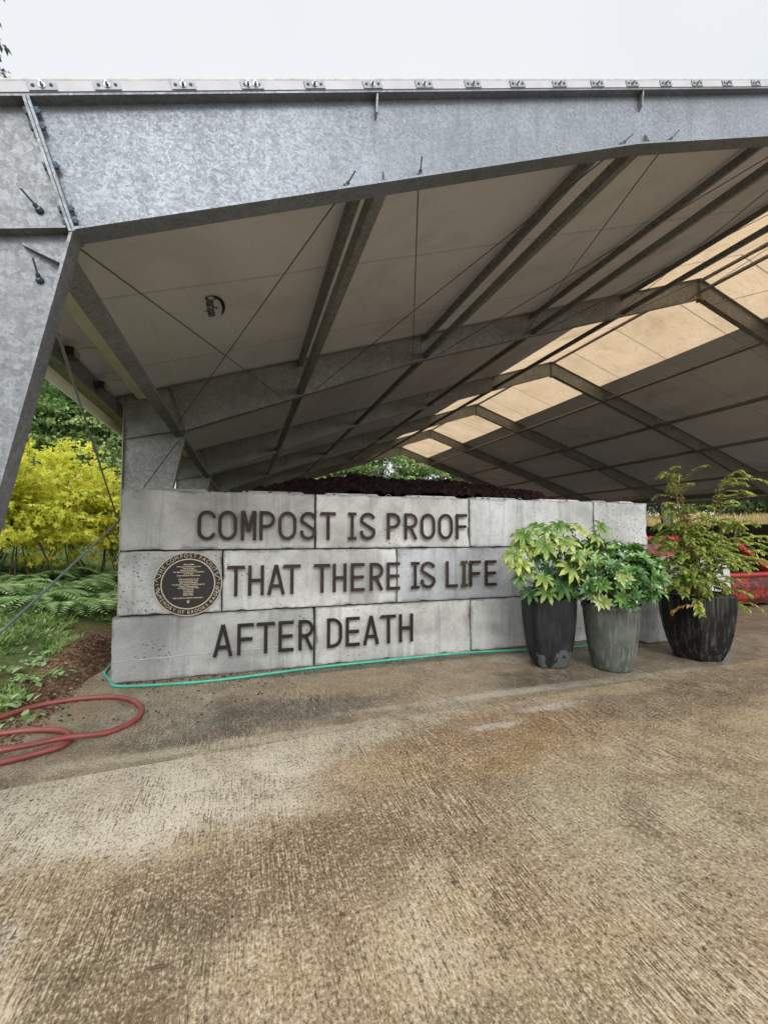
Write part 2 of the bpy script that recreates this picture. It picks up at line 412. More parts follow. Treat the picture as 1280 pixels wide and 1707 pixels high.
    h = t.math('SUBTRACT', t.math('MULTIPLY', gr, .8), t.math('MULTIPLY', pitm, .4))
    wet = t.noise(p, 1.1, 5, .6)
    rough = t.ramp(wet, [(.35, .30), (.65, .60)])
    return t.bsdf(col, rough, 0, t.bump(h, .55, .006), .45)
M['apron'] = mat_apron('broomed_concrete', False)
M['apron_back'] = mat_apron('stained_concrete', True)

def mat_rust(k_=1.):
    t = NT('rusted_steel'); p = t.pos()
    n = t.noise(p, 7., 6, .65); f = t.noise(p, 60., 4, .7); d = t.noise(t.map(p, (6, 6, 1.2)), 3., 4)
    c = t.ramp(n, [(.3, (.014, .010, .010)), (.5, (.028, .017, .014)), (.66, (.060, .028, .018)), (.8, (.15, .058, .028))])
    c = t.mix(t.ramp(f, [(.4, .5), (.55, 0)]), c, (.018, .012, .01))
    c = t.mix(t.ramp(d, [(.55, 0), (.72, .6)]), c, (.012, .010, .010))
    if k_ < 1: c = t.mix(1-k_, c, (.008, .007, .007))
    if k_ > 1: c = t.mix(1., c, (k_, k_*.9, k_*.7), 'MULTIPLY')
    return t.bsdf(c, .62, .35, t.bump(f, .3, .002), .4)
M['rust'] = mat_rust()
M['rust_dark'] = mat_rust(.35)
M['rust_orange'] = mat_rust(2.3)
M['bronze_dark'] = mat_simple('plaque_dark_bronze', (.017, .015, .014), .55, .3, .3, 60., .15)
M['bronze'] = mat_simple('plaque_bright_bronze', (.44, .375, .28), .42, .35, .15, 30.)

def mat_leaf(name, stops, trans=.3, rough=.45, spec=.4):
    t = NT(name); a = t.attr('tone'); c = t.ramp(a, stops)
    n = t.noise(t.pos(), 35., 3); c = t.mix(t.ramp(n, [(.4, .25), (.6, 0)]), c, tuple(k*.5 for k in stops[0][1]))
    b = t.n('BsdfPrincipled', {'Base Color': c, 'Roughness': rough, 'Specular IOR Level': spec})
    tr = t.n('BsdfTranslucent', {'Color': c})
    mx = t.n('MixShader', {0: trans, 1: b.outputs[0], 2: tr.outputs[0]})
    t.t.links.new(mx.outputs[0], t.out.inputs[0]); return t.m
M['maple_yellow'] = mat_leaf('yellow_maple_leaf', [(0., (.34, .44, .05)), (.4, (.70, .72, .07)), (.75, (.90, .84, .16)), (.94, (.90, .68, .16)), (1., (.66, .26, .08))], .5)
M['leaf_green'] = mat_leaf('green_tree_leaf', [(0., (.05, .11, .04)), (.4, (.19, .33, .12)), (.75, (.42, .56, .22)), (1., (.62, .66, .24))], .5)
M['leaf_dark'] = mat_leaf('fir_needle', [(0., (.03, .06, .03)), (.6, (.075, .13, .07)), (1., (.16, .24, .12))], .25)
M['leaf_hedge'] = mat_leaf('hedge_leaf', [(0., (.08, .13, .05)), (.6, (.20, .30, .12)), (1., (.38, .46, .20))], .45)
M['grass'] = mat_leaf('grass_blade', [(0., (.10, .16, .05)), (.6, (.27, .41, .13)), (.9, (.46, .55, .23)), (1., (.58, .52, .28))], .45, .5)
M['fern'] = mat_leaf('fern_frond', [(0., (.13, .22, .08)), (.6, (.36, .53, .21)), (1., (.60, .70, .40))], .45, .5)
M['straw'] = mat_leaf('dry_grass', [(0., (.30, .22, .09)), (.5, (.55, .42, .20)), (1., (.72, .60, .34))], .4, .7)
M['fatsia'] = mat_leaf('variegated_leaf', [(0., (.025, .085, .027)), (.3, (.09, .20, .04)), (.55, (.30, .42, .10)), (.9, (.66, .70, .17)), (1., (.80, .80, .36))], .3, .3, .5)
M['pieris'] = mat_leaf('glossy_leaf', [(0., (.025, .075, .02)), (.45, (.10, .24, .055)), (.75, (.30, .48, .13)), (1., (.62, .70, .30))], .28, .18, .8)
M['nandina'] = mat_leaf('feathery_leaf', [(0., (.08, .16, .03)), (.4, (.24, .35, .06)), (.8, (.56, .62, .15)), (.96, (.74, .72, .34)), (1., (.62, .17, .06))], .45, .4)
M['mulch'] = mat_leaf('bark_chip', [(0., (.04, .022, .014)), (.5, (.14, .08, .05)), (1., (.36, .25, .16))], .0, .9, .2)
M['bark'] = mat_simple('bark', (.055, .042, .034), .9, 0, .4, 14., .6)
M['bark_grey'] = mat_simple('grey_bark', (.13, .12, .11), .9, 0, .4, 14., .6)
M['stem'] = mat_simple('green_stem', (.10, .13, .04), .6)
M['cane'] = mat_simple('brown_cane', (.16, .075, .04), .7)
def mat_hose(name, c):
    t = NT(name); n = t.noise(t.pos(), 9., 5, .65); g = t.noise(t.pos(), 45., 3)
    col = t.ramp(n, [(.35, tuple(k*.7 for k in c)), (.65, c)])
    col = t.mix(t.ramp(g, [(.58, 0), (.7, .5)]), col, (.12, .10, .08))
    return t.bsdf(col, .42, 0, t.bump(g, .1, .001))
M['hose_green'] = mat_hose('green_rubber', (.06, .42, .29))
M['hose_red'] = mat_hose('red_rubber', (.27, .060, .050))

def mat_pot(name, base, spot, rough, ribs=False, bare=None):
    t = NT(name); p = t.obj(); n = t.noise(p, 5., 6, .65); f = t.noise(p, 70., 4, .7)
    col = t.ramp(n, [(.3, tuple(k*.6 for k in base)), (.7, tuple(k*1.35 for k in base))])
    st = t.noise(t.map(p, (14, 14, .7)), 2.2, 5, .65)
    col = t.mix(t.ramp(st, [(.5, 0), (.7, .75)]), col, spot)
    col = t.mix(t.ramp(f, [(.6, 0), (.72, .55)]), col, spot)
    if bare:
        z = t.n('SeparateXYZ', {0: p}).outputs[2]
        m_ = t.math('ADD', t.math('MULTIPLY', z, -1.), t.math('MULTIPLY', t.math('SUBTRACT', t.noise(p, 5.5, 5, .6), .5), 1.15))
        col = t.mix(t.ramp(t.math('ADD', m_, .5), [(.42, 0), (.43, 1.)]), col, bare)
    return t.bsdf(col, rough, 0, t.bump(t.math('ADD', f, st), .25, .004), .16)
M['pot_black'] = mat_pot('charcoal_glaze', (.016, .0155, .017), (.036, .035, .036), .5, bare=(.075, .073, .073))
M['pot_green'] = mat_pot('grey_green_glaze', (.075, .083, .070), (.19, .195, .165), .5)
M['pot_ribbed'] = mat_pot('black_streaked_glaze', (.010, .010, .010), (.085, .083, .078), .36)
def mat_red():
    t = NT('worn_red_paint'); p = t.pos(); n = t.noise(p, 5.5, 8, .75, .9); f = t.noise(p, 30., 4, .7)
    c = t.ramp(f, [(.35, (.22, .014, .012)), (.65, (.36, .032, .026))])
    c = t.mix(t.ramp(n, [(.46, 0), (.50, .92)]), c, (.03, .018, .016))
    c = t.mix(t.ramp(f, [(.60, 0), (.66, .7)]), c, (.035, .022, .02))
    return t.bsdf(c, .42, 0, t.bump(f, .15, .003), .5)
M['red_worn'] = mat_red()
def mat_redc():
    t = NT('red_paint'); f = t.noise(t.pos(), 14., 5, .7)
    return t.bsdf(t.ramp(f, [(.35, (.20, .010, .009)), (.6, (.34, .024, .020))]), .35, 0, t.bump(f, .08, .002), .5)
M['red'] = mat_redc()
def mat_compost():
    t = NT('dark_compost'); p = t.pos(); n = t.noise(p, 9., 6, .75); f = t.vor(p, 30.)
    c = t.ramp(n, [(.35, (.010, .006, .006)), (.55, (.030, .016, .015)), (.75, (.075, .042, .036))])
    return t.bsdf(c, .95, 0, t.bump(t.math('ADD', n, f), .9, .05), .1)
M['compost'] = mat_compost()
def mat_ground():
    t = NT('bank_soil'); p = t.pos(); n = t.noise(p, 1.4, 6, .65); f = t.noise(p, 24., 5, .75)
    x = t.n('SeparateXYZ', {0: p}).outputs[0]
    soil = t.ramp(f, [(.3, (.05, .028, .017)), (.5, (.14, .08, .05)), (.68, (.30, .20, .13))])
    green = t.ramp(f, [(.3, (.05, .07, .025)), (.7, (.14, .20, .07))])
    e = t.math('ADD', t.math('MULTIPLY', x, -1.), t.math('MULTIPLY', t.math('SUBTRACT', n, .5), 2.2))
    c = t.mix(t.n('MapRange', {0: e, 1: 1.75, 2: 2.3}).outputs[0], soil, green)
    straw = t.n('MapRange', {0: x, 1: 20.6, 2: 22.}).outputs[0]
    c = t.mix(straw, c, t.ramp(f, [(.3, (.24, .17, .08)), (.7, (.46, .36, .18))]))
    return t.bsdf(c, .95, 0, t.bump(t.math('ADD', n, f), .8, .04), .1)
M['ground'] = mat_ground()
M['debris'] = mat_simple('soil_crumb', (.02, .014, .011), .95, 0, .5, 30., .5)
M['twig'] = mat_simple('twig_bark', (.09, .045, .028), .8)
M['dark_wall'] = mat_simple('shade_dark_concrete', (.035, .035, .033), .9, 0, .5, 3., .4)  # bay wall concrete with its shade put into the base colour
M['slab'] = mat_simple('pale_concrete', (.36, .36, .345), .85, 0, .3, 9., .5)

# ------------------------------------------------------------------ terrain and paving
def terrain(x, y):
    x = np.asarray(x, float); y = np.asarray(y, float)
    l = np.clip(-1.62-x, 0, None)
    z = .31*np.minimum(l, 4.2)+.10*np.clip(l-4.2, 0, 14)
    near = np.clip((y+1)/3., 0, 1)
    z = z*near
    # mulch mound by the wall's left end
    z = z+.30*np.exp(-((x+1.62)/.22)**2-((y-5.5)/.7)**2)
    # hillside field to the right and far behind
    r = np.clip(x-19.6, 0, None); z = z+np.minimum(r*.42, 1.75)+.02*np.clip(r-5, 0, 60)
    b = np.clip(y-26, 0, None); z = z+np.minimum(b*.10, 2.)
    z = z+.05*np.sin(x*1.7+y*.6)*np.minimum(l+r+b, 1)+.03*np.sin(x*4.1-y*3.3)*np.minimum(l+r+b, 1)
    return z-.05
def grid_axis(*segs):
    out = []
    for a, b, n in segs: out += list(np.linspace(a, b, n, endpoint=False))
    return np.array(out+[segs[-1][1]])
gx = grid_axis((-160,-30,14),(-30,-8,24),(-8,-1.2,60),(-1.2,19,20),(19,30,40),(30,220,20))
gy = grid_axis((-60,-2,10),(-2,12,84),(12,40,44),(40,300,24))
XX, YY = np.meshgrid(gx, gy, indexing='ij'); ZZ = terrain(XX, YY)
nx, ny = XX.shape
gm = MB(); gm.v = [tuple(q) for q in np.stack([XX, YY, ZZ], -1).reshape(-1, 3)]
gm.f = [(i*ny+j, (i+1)*ny+j, (i+1)*ny+j+1, i*ny+j+1) for i in range(nx-1) for j in range(ny-1)]
gm.tone = [0]*len(gm.v)
tag(gm.build('ground', M['ground'], smooth=True), kind='structure')

def slab(name, poly, m, h=.06):
    mb = MB(); n = len(poly)
    mb.add([(x, y, 0) for x, y in poly]+[(x, y, -h) for x, y in poly],
           [tuple(range(n))]+[(i, n+i, n+(i+1) % n, (i+1) % n) for i in range(n)])
    o = mb.build(name, m, recalc=True); return tag(o, kind='structure')
jy = lambda x: 3.02+.065*x
g = .007
slab('pavement', [(-1.75,-5),(24,-5),(24,jy(24)-g),(-1.75,jy(-1.75)-g)], M['apron'])
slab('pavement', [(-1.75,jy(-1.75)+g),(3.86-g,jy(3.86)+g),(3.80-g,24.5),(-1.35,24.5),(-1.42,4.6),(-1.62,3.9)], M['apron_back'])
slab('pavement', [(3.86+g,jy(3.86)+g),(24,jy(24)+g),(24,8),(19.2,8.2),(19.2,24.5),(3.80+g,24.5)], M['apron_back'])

# ------------------------------------------------------------------ shelter
Y0, B0, BAY = 2.219, 3.977, 4.481
YF = [Y0]+[Y0+B0+BAY*i for i in range(5)]
FW = .11
XR = 8.70
zt = lambda x: 3.634+.3337*(x if x <= XR else 2*XR-x)
def zb(x):
    x = x if x <= XR else 2*XR-x
    return 2.756+(x+.767)*(4.10-2.756)/(2.55+.767) if x < 2.55 else 4.10+(x-2.55)*(6.14-4.10)/(XR-2.55)
ORG = (-1.49, Y0, 0)
shed = empty('shelter', ORG, 'large open-sided shelter of galvanised steel frames under a grey fabric roof', 'shelter')
KN, TP = (-.767, 2.756), (-.954, zt(-.954))
def mirror(poly, s): return [(x if s > 0 else 2*XR-x, z) for x, z in poly]
def seg(mb, a, b, t_, y0, y1, s, side=1):
    """flange plate along a-b, thickness t_ to the left (side=1) of a->b"""
    dx, dz = b[0]-a[0], b[1]-a[1]; L = math.hypot(dx, dz); nx_, nz_ = -dz/L*t_*side, dx/L*t_*side
    mb.prism(mirror([a, b, (b[0]+nx_, b[1]+nz_), (a[0]+nx_, a[1]+nz_)], s), y0, y1)
def column_mb(s):
    mb = MB(); y = Y0
    web = [(-1.49,0),(-1.30,0),KN,TP,(-1.49,zt(-1.49))]
    mb.prism(mirror(web, s), y+.05, y+.062)
    seg(mb, (-1.49,0.012), (-1.49,zt(-1.49)), .012, y, y+FW, s, 1)
    seg(mb, (-1.30,0.012), KN, .012, y, y+FW, s, -1)
    seg(mb, (-1.60,zt(-1.60)), TP, .012, y, y+FW, s, 1)
    mb.prism(mirror([(-1.488,2.583),(-.785,2.750),(-.785,2.762),(-1.488,2.595)], s), y+.001, y+.0495)
    mb.prism(mirror([(-1.488,2.583),(-.785,2.750),(-.785,2.762),(-1.488,2.595)], s), y+.0625, y+.109)
    # end plate of the splice
    d = (TP[0]-KN[0], TP[1]-KN[1]); L = math.hypot(*d); ux, uz = d[0]/L, d[1]/L
    a = (KN[0]-ux*.02, KN[1]-uz*.02); b = (TP[0]+ux*.0, TP[1]+uz*.0)
    seg(mb, a, b, .012, y-.004, y+FW+.004, s, 1)
    mb.prism(mirror([(-1.60,0),(-1.20,0),(-1.20,.012),(-1.60,.012)], s), y-.06, y+.17)
    return mb
def rafter_mb(s):
    mb = MB(); y = Y0
    web = [KN,(2.55,zb(2.55)),(XR-.001,zb(XR-.001)),(XR-.001,zt(XR-.001)),TP]
    mb.prism(mirror(web, s), y+.05, y+.062)
    seg(mb, TP, (XR-.002,zt(XR)-.0007), .012, y, y+FW, s, 1)
    seg(mb, KN, (2.55,zb(2.55)), .012, y, y+FW, s, -1)
    seg(mb, (2.55,zb(2.55)), (XR-.02,zb(XR-.02)), .012, y, y+FW, s, -1)
    d = (TP[0]-KN[0], TP[1]-KN[1]); L = math.hypot(*d); ux, uz = d[0]/L, d[1]/L
    a = (KN[0]-ux*.02+uz*.003, KN[1]-uz*.02-ux*.003); b = (TP[0]+uz*.003, TP[1]-ux*.003)
    seg(mb, a, b, .012, y-.004, y+FW+.004, s, -1)
    mb.prism(mirror([(XR-.014,zb(XR)-.06),(XR-.002,zb(XR)-.06),(XR-.002,zt(XR)-.02),(XR-.014,zt(XR)-.02)], s), y-.002, y+FW+.002)
    return mb
XS = [.72, 2.68, 4.70, 6.74]            # strut lines up the slope
def gusset_mb(x, kind, s):
    mb = MB(); y = Y0
    if kind == 'low':
        z = zb(x); mb.prism_x([(y+.003,z+.001),(y+.0495,z+.001),(y+.0495,z+.085),(y+.036,z+.085)], x-.005, x+.005)
    elif kind == 'high':
        z = zt(x); mb.prism_x([(y+.004,z-.001),(y+.0495,z-.001),(y+.0495,z-.12),(y+.018,z-.10)], x-.005, x+.005)
    if s < 0: mb.v = [(2*XR-a, b, c) for a, b, c in mb.v]; mb.f = [f[::-1] for f in mb.f]
    return mb
def bolt_hex(mb, c, axis, r=.016, h=.016, n=6):
    c = Vector(c); ax = Vector(axis).normalized(); mb.tube([c, c+ax*h], r, n)
def eye_bolt(c, axis):
    """cup washer on the web face with the rod's threaded end standing out of it"""
    mb = MB(); c = Vector(c); a = Vector(axis).normalized()
    mb.tube([c, c+V(0,-.012,0), c+V(0,-.022,0)], [.017,.015,.007], 12)
    mb.tube([c+V(0,-.010,0), c+V(0,-.010,0)+a*.024], .010, 6)
    mb.tube([c+V(0,-.010,0)+a*.02, c+V(0,-.010,0)+a*.085], .0042, 8)
    return mb
parts0 = []
for s in (1, -1):
    col0 = column_mb(s).build('column', M['galv_column'], shed, ORG)
    raf0 = rafter_mb(s).build('rafter', M['galv'], shed, ORG)
    parts0 += [(col0, s), (raf0, s)]
    for n_ in range(1, 6):
        for o in (col0, raf0):
            c = o.copy(); c.data = (o.data if n_ > 1 else o.data.copy()); C.objects.link(c); c.parent = shed
            if n_ == 1:
                c.data.materials.clear(); c.data.materials.append(M['galv_inner']); keep = c
                if o is col0: k_col = c.data
                else: k_raf = c.data
            else: c.data = k_col if o is col0 else k_raf
            c.location = (0, YF[n_]-Y0, 0)
    # splice bolts, both sides of the doubled end plate
    if s == 1:
        d = Vector((TP[0]-KN[0], 0, TP[1]-KN[1])); nrm = Vector((-d.z, 0, d.x)).normalized()
        for k in (.07, .17, .50, .80, .92):
            c = Vector((KN[0], Y0+.024, KN[1]))+d*k
            m1 = MB(); m1.tube([c+nrm*.012, c-nrm*.038], .006, 8); bolt_hex(m1, c+nrm*.0125, nrm, .0165, .014); bolt_hex(m1, c-nrm*.0155, -nrm, .0165, .017)
            m1.build('splice_bolt', M['blue_bolt'], raf0, ORG)
    for x in XS:
        gusset_mb(x, 'low', s).build('gusset_plate', M['galv_strut'], raf0, ORG)
        gusset_mb(x-.05, 'high', s).build('gusset_plate', M['galv_strut'], raf0, ORG)
        if s == 1:
            for dx_, ax in ((-.22, (.55, -.55, .55) if x > 2 else (.45, -.6, .6)), (.22, (-.1, -.6, .7) if x < 2 else (.5, -.5, .6))):
                eye_bolt((x+dx_, Y0+.05, zb(x+dx_)+.03), ax).build('eye_bolt', M['dark_bolt'], raf0, ORG)
    # gussets on the inner frames, folded into one plate mesh per frame
    gp_ = [(gusset_mb(x, 'low', s), gusset_mb(x-.05, 'high', s)) for x in XS]
    gp_ = [m_.build('gusset_plate', M['galv_strut'], shed, ORG) for q in gp_ for m_ in q]
    for o in gp_: o.location = (0, YF[1]-Y0, 0)
    for n_ in range(2, 6):
        for o in gp_:
            c = o.copy(); C.objects.link(c); c.parent = shed; c.location = (0, YF[n_]-Y0, 0)
    if s == 1:
        eye_bolt((-.902, Y0+.05, 2.835), (-.5, -.6, .45)).build('eye_bolt', M['dark_bolt'], col0, ORG)
        eye_bolt((-.891, Y0+.05, 2.514), (-.05, -.6, .7)).build('eye_bolt', M['dark_bolt'], col0, ORG)
        mb = MB(); mb.prism_x([(Y0-.02,2.66),(Y0+.0495,2.60),(Y0+.0495,2.68),(Y0-.02,2.675)], -.0, .010)
        # plate standing off the inner flange of the column
        mb = MB(); mb.add([(-.80,Y0+.004,2.585),(-.955,Y0+.03,2.655),(-.955,Y0+.049,2.655),(-.80,Y0+.049,2.585)]+[(-.80,Y0+.004,2.597),(-.955,Y0+.03,2.667),(-.955,Y0+.049,2.667),(-.80,Y0+.049,2.597)],
                          [(0,3,2,1),(4,5,6,7),(0,1,5,4),(1,2,6,5),(2,3,7,6),(3,0,4,7)])
        mb.build('gusset_plate', M['galv_strut'], col0, ORG)

# white edge strip where the fabric is clamped to the front frame
for s in (1, -1):
    e = MB()
    sx = lambda x: x if s > 0 else 2*XR-x
    a0, a1 = -1.75, XR
    e.prism(mirror([(a0,zt(a0)+.0135),(a1-.001,zt(a1)+.0135),(a1-.001,zt(a1)+.062),(a0,zt(a0)+.062)], s), Y0-.004, Y0+.03)
    strip = e.build('edge_strip', M['white_strip'], shed, ORG)
    l = MB(); l.tube([(sx(a0),Y0+.012,zt(a0)+.074),(sx(a1),Y0+.012,zt(a1)+.074)], .0135, 10)
    l.build('edge_lip', M['strip_lip'], strip, ORG)
    if s == 1:
        th = math.atan(.3337)
        xs_px = (72,180,306,420,524,620,706,787,861,931,994,1052,1108,1160,1210,1258,1302)
        proto = None
        for i, u in enumerate(xs_px):
            x = onY(u, 144, Y0)[0]; z = zt(x)+.038
            mb = MB()
            R = Matrix.Rotation(-th, 3, 'Y')
            pl = MB(); pl.box((-.056,-.005,-.021),(.056,-.0005,.021))
            bl = MB()
            for ox in ((-.019, .019) if u == 420 else (0,)):
                bl.tube([(ox,-.0052,0),(ox,-.008,0)], .014, 14); bl.tube([(ox,-.008,0),(ox,-.018,0)], .008, 6); bl.tube([(ox,-.018,0),(ox,-.027,0)], .0045, 8)
            mb.add([R @ Vector(q) for q in pl.v], pl.f)
            o = mb.build('clamp_plate', M['clamp'], strip, ORG); o.data.transform(Matrix.Translation((x, Y0-.004, z)))
            bm_ = MB(); bm_.add([R @ Vector(q) for q in bl.v], bl.f)
            o = bm_.build('clamp_bolt', M['bolt'], strip, ORG); o.data.transform(Matrix.Translation((x, Y0-.004, z)))
            hl = MB()
            for ox in (-.036, .036):
                q = R @ Vector((ox, -.0055, 0)); hl.tube([q, q+Vector((0,-.0008,0))], .008, 10)
            ho = hl.build('slot_hole', M['black_mark'], strip, ORG); ho.data.transform(Matrix.Translation((x, Y0-.004, z)))
            ho.name = 'bolt_slot'

# roof fabric: one sheet per slope and field, tensioned with a slight sag and wrinkles at the struts
YE0, YE1 = Y0+.02, YF[5]+.09
def sheet(x0, x1, nxx, m, name, s):
    ys = np.linspace(YE0, YE1, 150); xs = np.linspace(x0, x1, nxx)
    mb = MB(); vs = []
    for x in xs:
        for y in ys:
            i = max(k for k in range(6) if YF[k] <= y+.03) if y < YF[5] else 4
            i = min(i, 4)
            t_ = (y-YF[i])/(YF[i+1]-YF[i]); t_ = min(max(t_, 0), 1)
            sag = .020*sin(pi*t_)
            pr = 0
            if i == 0 or True:
                for q in XS: pr += .022*math.exp(-((x-q)/.16)**2)*sin(pi*t_)
            sag = max(0, sag-pr)
            wr = .010*noise.noise(Vector((x*1.3+s*9, y*.55, 3.1)))*sin(pi*t_)
            vs.append((x if s > 0 else 2*XR-x, y, zt(x)+.030-sag*.7+wr))
    n = len(ys); fs = [(i*n+j, (i+1)*n+j, (i+1)*n+j+1, i*n+j+1) for i in range(nxx-1) for j in range(n-1)]
    mb.add(vs, fs); return mb.build(name, m, shed, ORG, smooth=True)
roof_l = sheet(-1.80, 6.92, 110, M['fabric'], 'roof_fabric', 1)
sheet(6.92, XR, 14, M['skylight'], 'skylight_panel', 1)
sheet(-1.80, 6.92, 40, M['fabric'], 'roof_fabric', -1)
sheet(6.92, XR, 14, M['skylight'], 'skylight_panel', -1)

# struts, purlins, ridge tubes
for n_ in range(5):
    ya, yb = YF[n_]+.066, YF[n_+1]+.046
    yA, yB = YF[n_]+FW+.002, YF[n_+1]-.002
    for s in (1, -1):
        sx = lambda x: x if s > 0 else 2*XR-x
        for x in XS:
            mb = MB(); th = .3228*s
            up = Vector((-sin(th), 0, cos(th)))
            mb.bar((sx(x),ya,zb(x)+.060),(sx(x),yb,zb(x)+.060), .078, .078, up)
            mb.build('strut', M['galv_strut'], shed, ORG)
            if n_ == 0:
                mb = MB(); mb.bar((sx(x),ya,zt(x)-.045),(sx(x),yb,zt(x)-.045), .06, .075, up)
                mb.build('purlin', M['galv_strut'], shed, ORG)
        # strut along the knee line
        mb = MB(); k = Vector((KN[0]-TP[0], 0, KN[1]-TP[1])).normalized()
        a = (-.86, 2.70)
        mb.bar((sx(a[0]),ya,a[1]),(sx(a[0]),yb,a[1]), .10, .09, Vector((-.35*s,0,1)).normalized())
        mb.build('knee_strut', M['galv_strut'], shed, ORG)
        # eave beam and its cream fabric roll
        mb = MB(); mb.box((min(sx(-1.74),sx(-1.58)),yA-.05,2.90),(max(sx(-1.74),sx(-1.58)),yB+.05,zt(-1.58)-.02)); mb.build('eave_beam', M['galv_strut'], shed, ORG)
    for dz_, dx_ in ((-.05, .0),)+(((-.27, .0),) if n_ == 0 else ()):
        mb = MB(); mb.tube([(XR+dx_,ya-.05,zt(XR)+dz_),(XR+dx_,yb+.05,zt(XR)+dz_)], .035, 12); mb.build('ridge_tube', M['galv_strut'], shed, ORG)
for s in (1, -1):
    sx = lambda x: x if s > 0 else 2*XR-x
    mb = MB(); mb.tube([(sx(-1.79),YE0,2.93),(sx(-1.79),YE1,2.93)], .085, 14)
    mb.build('eave_fabric_roll', M['cream'], shed, ORG, smooth=True)
    for n_ in range(5):
        mb = MB(); ya, yb = YF[n_]+.12, YF[n_+1]-.02
        xm = -1.28
        pr = [(-.075,-.02),(.075,.03),(.075,-.05),(.05,-.085),(-.05,-.11),(-.075,-.08)]
        mb.prism([(sx(xm+a), zt(xm)+b) for a, b in pr], ya, yb)
        mb.build('fabric_pocket', M['cream'], shed, ORG)
# bracing rods
def rod(a, b, r=.0045, m='rod'):
    mb = MB(); mb.tube([a, b], r, 6); mb.build('bracing_rod', M[m], shed, ORG)
def roof_rods(n_):
    ya, yb = YF[n_]+.062, YF[n_+1]+.050
    for s in (1, -1):
        sx = lambda x: x if s > 0 else 2*XR-x
        xs = [-.90]+XS+[8.6]
        for i in range(5):
            if s < 0 and n_ == 0 and i < 1: continue
            xa = xs[i]+(.22 if i else .0); xb = xs[i+1]-.22
            za = (lambda x: zb(x)+.03 if x > -.7 else 2.80)
            rod((sx(xa),ya,za(xa)),(sx(xb),yb,za(xb)-.0)); rod((sx(xb),ya,za(xb)),(sx(xa),yb,za(xa)))
roof_rods(0); roof_rods(4)
rod((-.891,Y0+.062,2.514), onX(195,862,-1.38)+0*np.zeros(3), .0075, 'galv_inner')
pa = onX(0,1060,-1.38); pb = np.array([-.86,6.24,2.60]); 
rod(tuple(pa+(pa-onX(60,1006,-1.36))*1.0), tuple(onX(199,868,-1.18)), .0085, 'galv')
rod(tuple(onX(199,868,-1.18)), tuple(pb), .0055)

# maker's mark printed on the fabric
def text_mesh(body, size, xscale=1., offset=0., extrude=0., align='CENTER', res=3):
    cu = bpy.data.curves.new('lettering', 'FONT'); cu.body = body; cu.size = size; cu.offset = offset; cu.extrude = extrude
    cu.align_x = align; cu.align_y = 'CENTER'; cu.resolution_u = res
    o = bpy.data.objects.new('lettering', cu); C.objects.link(o)
    dg = bpy.context.evaluated_depsgraph_get(); me = bpy.data.meshes.new_from_object(o.evaluated_get(dg))
    vs = [(v.co.x*xscale, v.co.y, v.co.z) for v in me.vertices]; fs = [tuple(p.vertices) for p in me.polygons]
    bpy.data.objects.remove(o); bpy.data.curves.remove(cu); bpy.data.meshes.remove(me)
    return vs, fs
th = math.atan(.3337)
lg = MB()
vs, fs = text_mesh('ClearSpan', .135, .72, .003)
# lettering reads along +Y (away), its top towards the ridge
ax_, ay_ = Vector((0, 1, 0)), Vector((cos(th), 0, sin(th)))
c0 = Vector((-.335, 4.31, 0)); 
def put(x, y): q = c0+ax_*x+ay_*y; return Vector((q.x, q.y, zt(q.x)+.030-.028))
lg.add([put(v[0], v[1]) for v in vs], fs)
sw = []; k = 22
for i in range(k+1):
    a = radians(205-150*i/k-20); sw.append((.215*cos(a)+.03, .02+.105*sin(a)))
inn = []
for i in range(k+1):
    a = radians(205-150*i/k-20); tt = i/k; wd = .035*sin(pi*min(1, tt*1.0))**.8+.002
    inn.append((sw[i][0]*(1-wd*2.2), sw[i][1]-wd*.9))
P_ = [put(*q) for q in sw]+[put(*q) for q in inn]
lg.add(P_, [(i, i+1, k+2+i, k+1+i) for i in range(k)])
lg.build('maker_mark', M['black_mark'], roof_l, ORG)

# two floodlights under the eave
for i, (u, v) in enumerate(((120,590),(171,645))):
    c = onX(u, v, -1.52); 
    lbl = ('black floodlight hanging under the left eave, nearer of the two', 'black floodlight hanging under the left eave, farther one beside the rear column')[i]
    fl = empty('floodlight', tuple(c), lbl, 'floodlight', 'floodlights under the left eave')
    b = MB(); b.box((c[0]-.03,c[1]-.08,c[2]-.045),(c[0]+.04,c[1]+.08,c[2]+.045)); o = bevel(b.build('housing', M['black_plastic'], fl, c), .012)
    b = MB(); b.box((c[0]+.0405,c[1]-.062,c[2]-.034),(c[0]+.046,c[1]+.062,c[2]+.03)); b.build('lens', M['lamp_glass'], fl, c)
    b = MB(); b.bar((c[0]-.03,c[1]-.088,c[2]),(c[0]-.09,c[1]-.088,c[2]+.03), .012, .03); b.bar((c[0]-.03,c[1]+.088,c[2]),(c[0]-.09,c[1]+.088,c[2]+.03), .012, .03)
    b.box((c[0]-.10,c[1]-.10,c[2]+.01),(c[0]-.085,c[1]+.10,c[2]+.05)); b.build('bracket', M['black_plastic'], fl, c)
    b = MB(); b.tube([(c[0],c[1]+.04,c[2]+.045),(c[0]+.1,c[1]+.06,zt(c[0]+.1)-.06),(-1.25,c[1]+.12,zt(-1.25)-.07)], .007, 6); b.build('cord', M['yellow_strap'], fl, c)

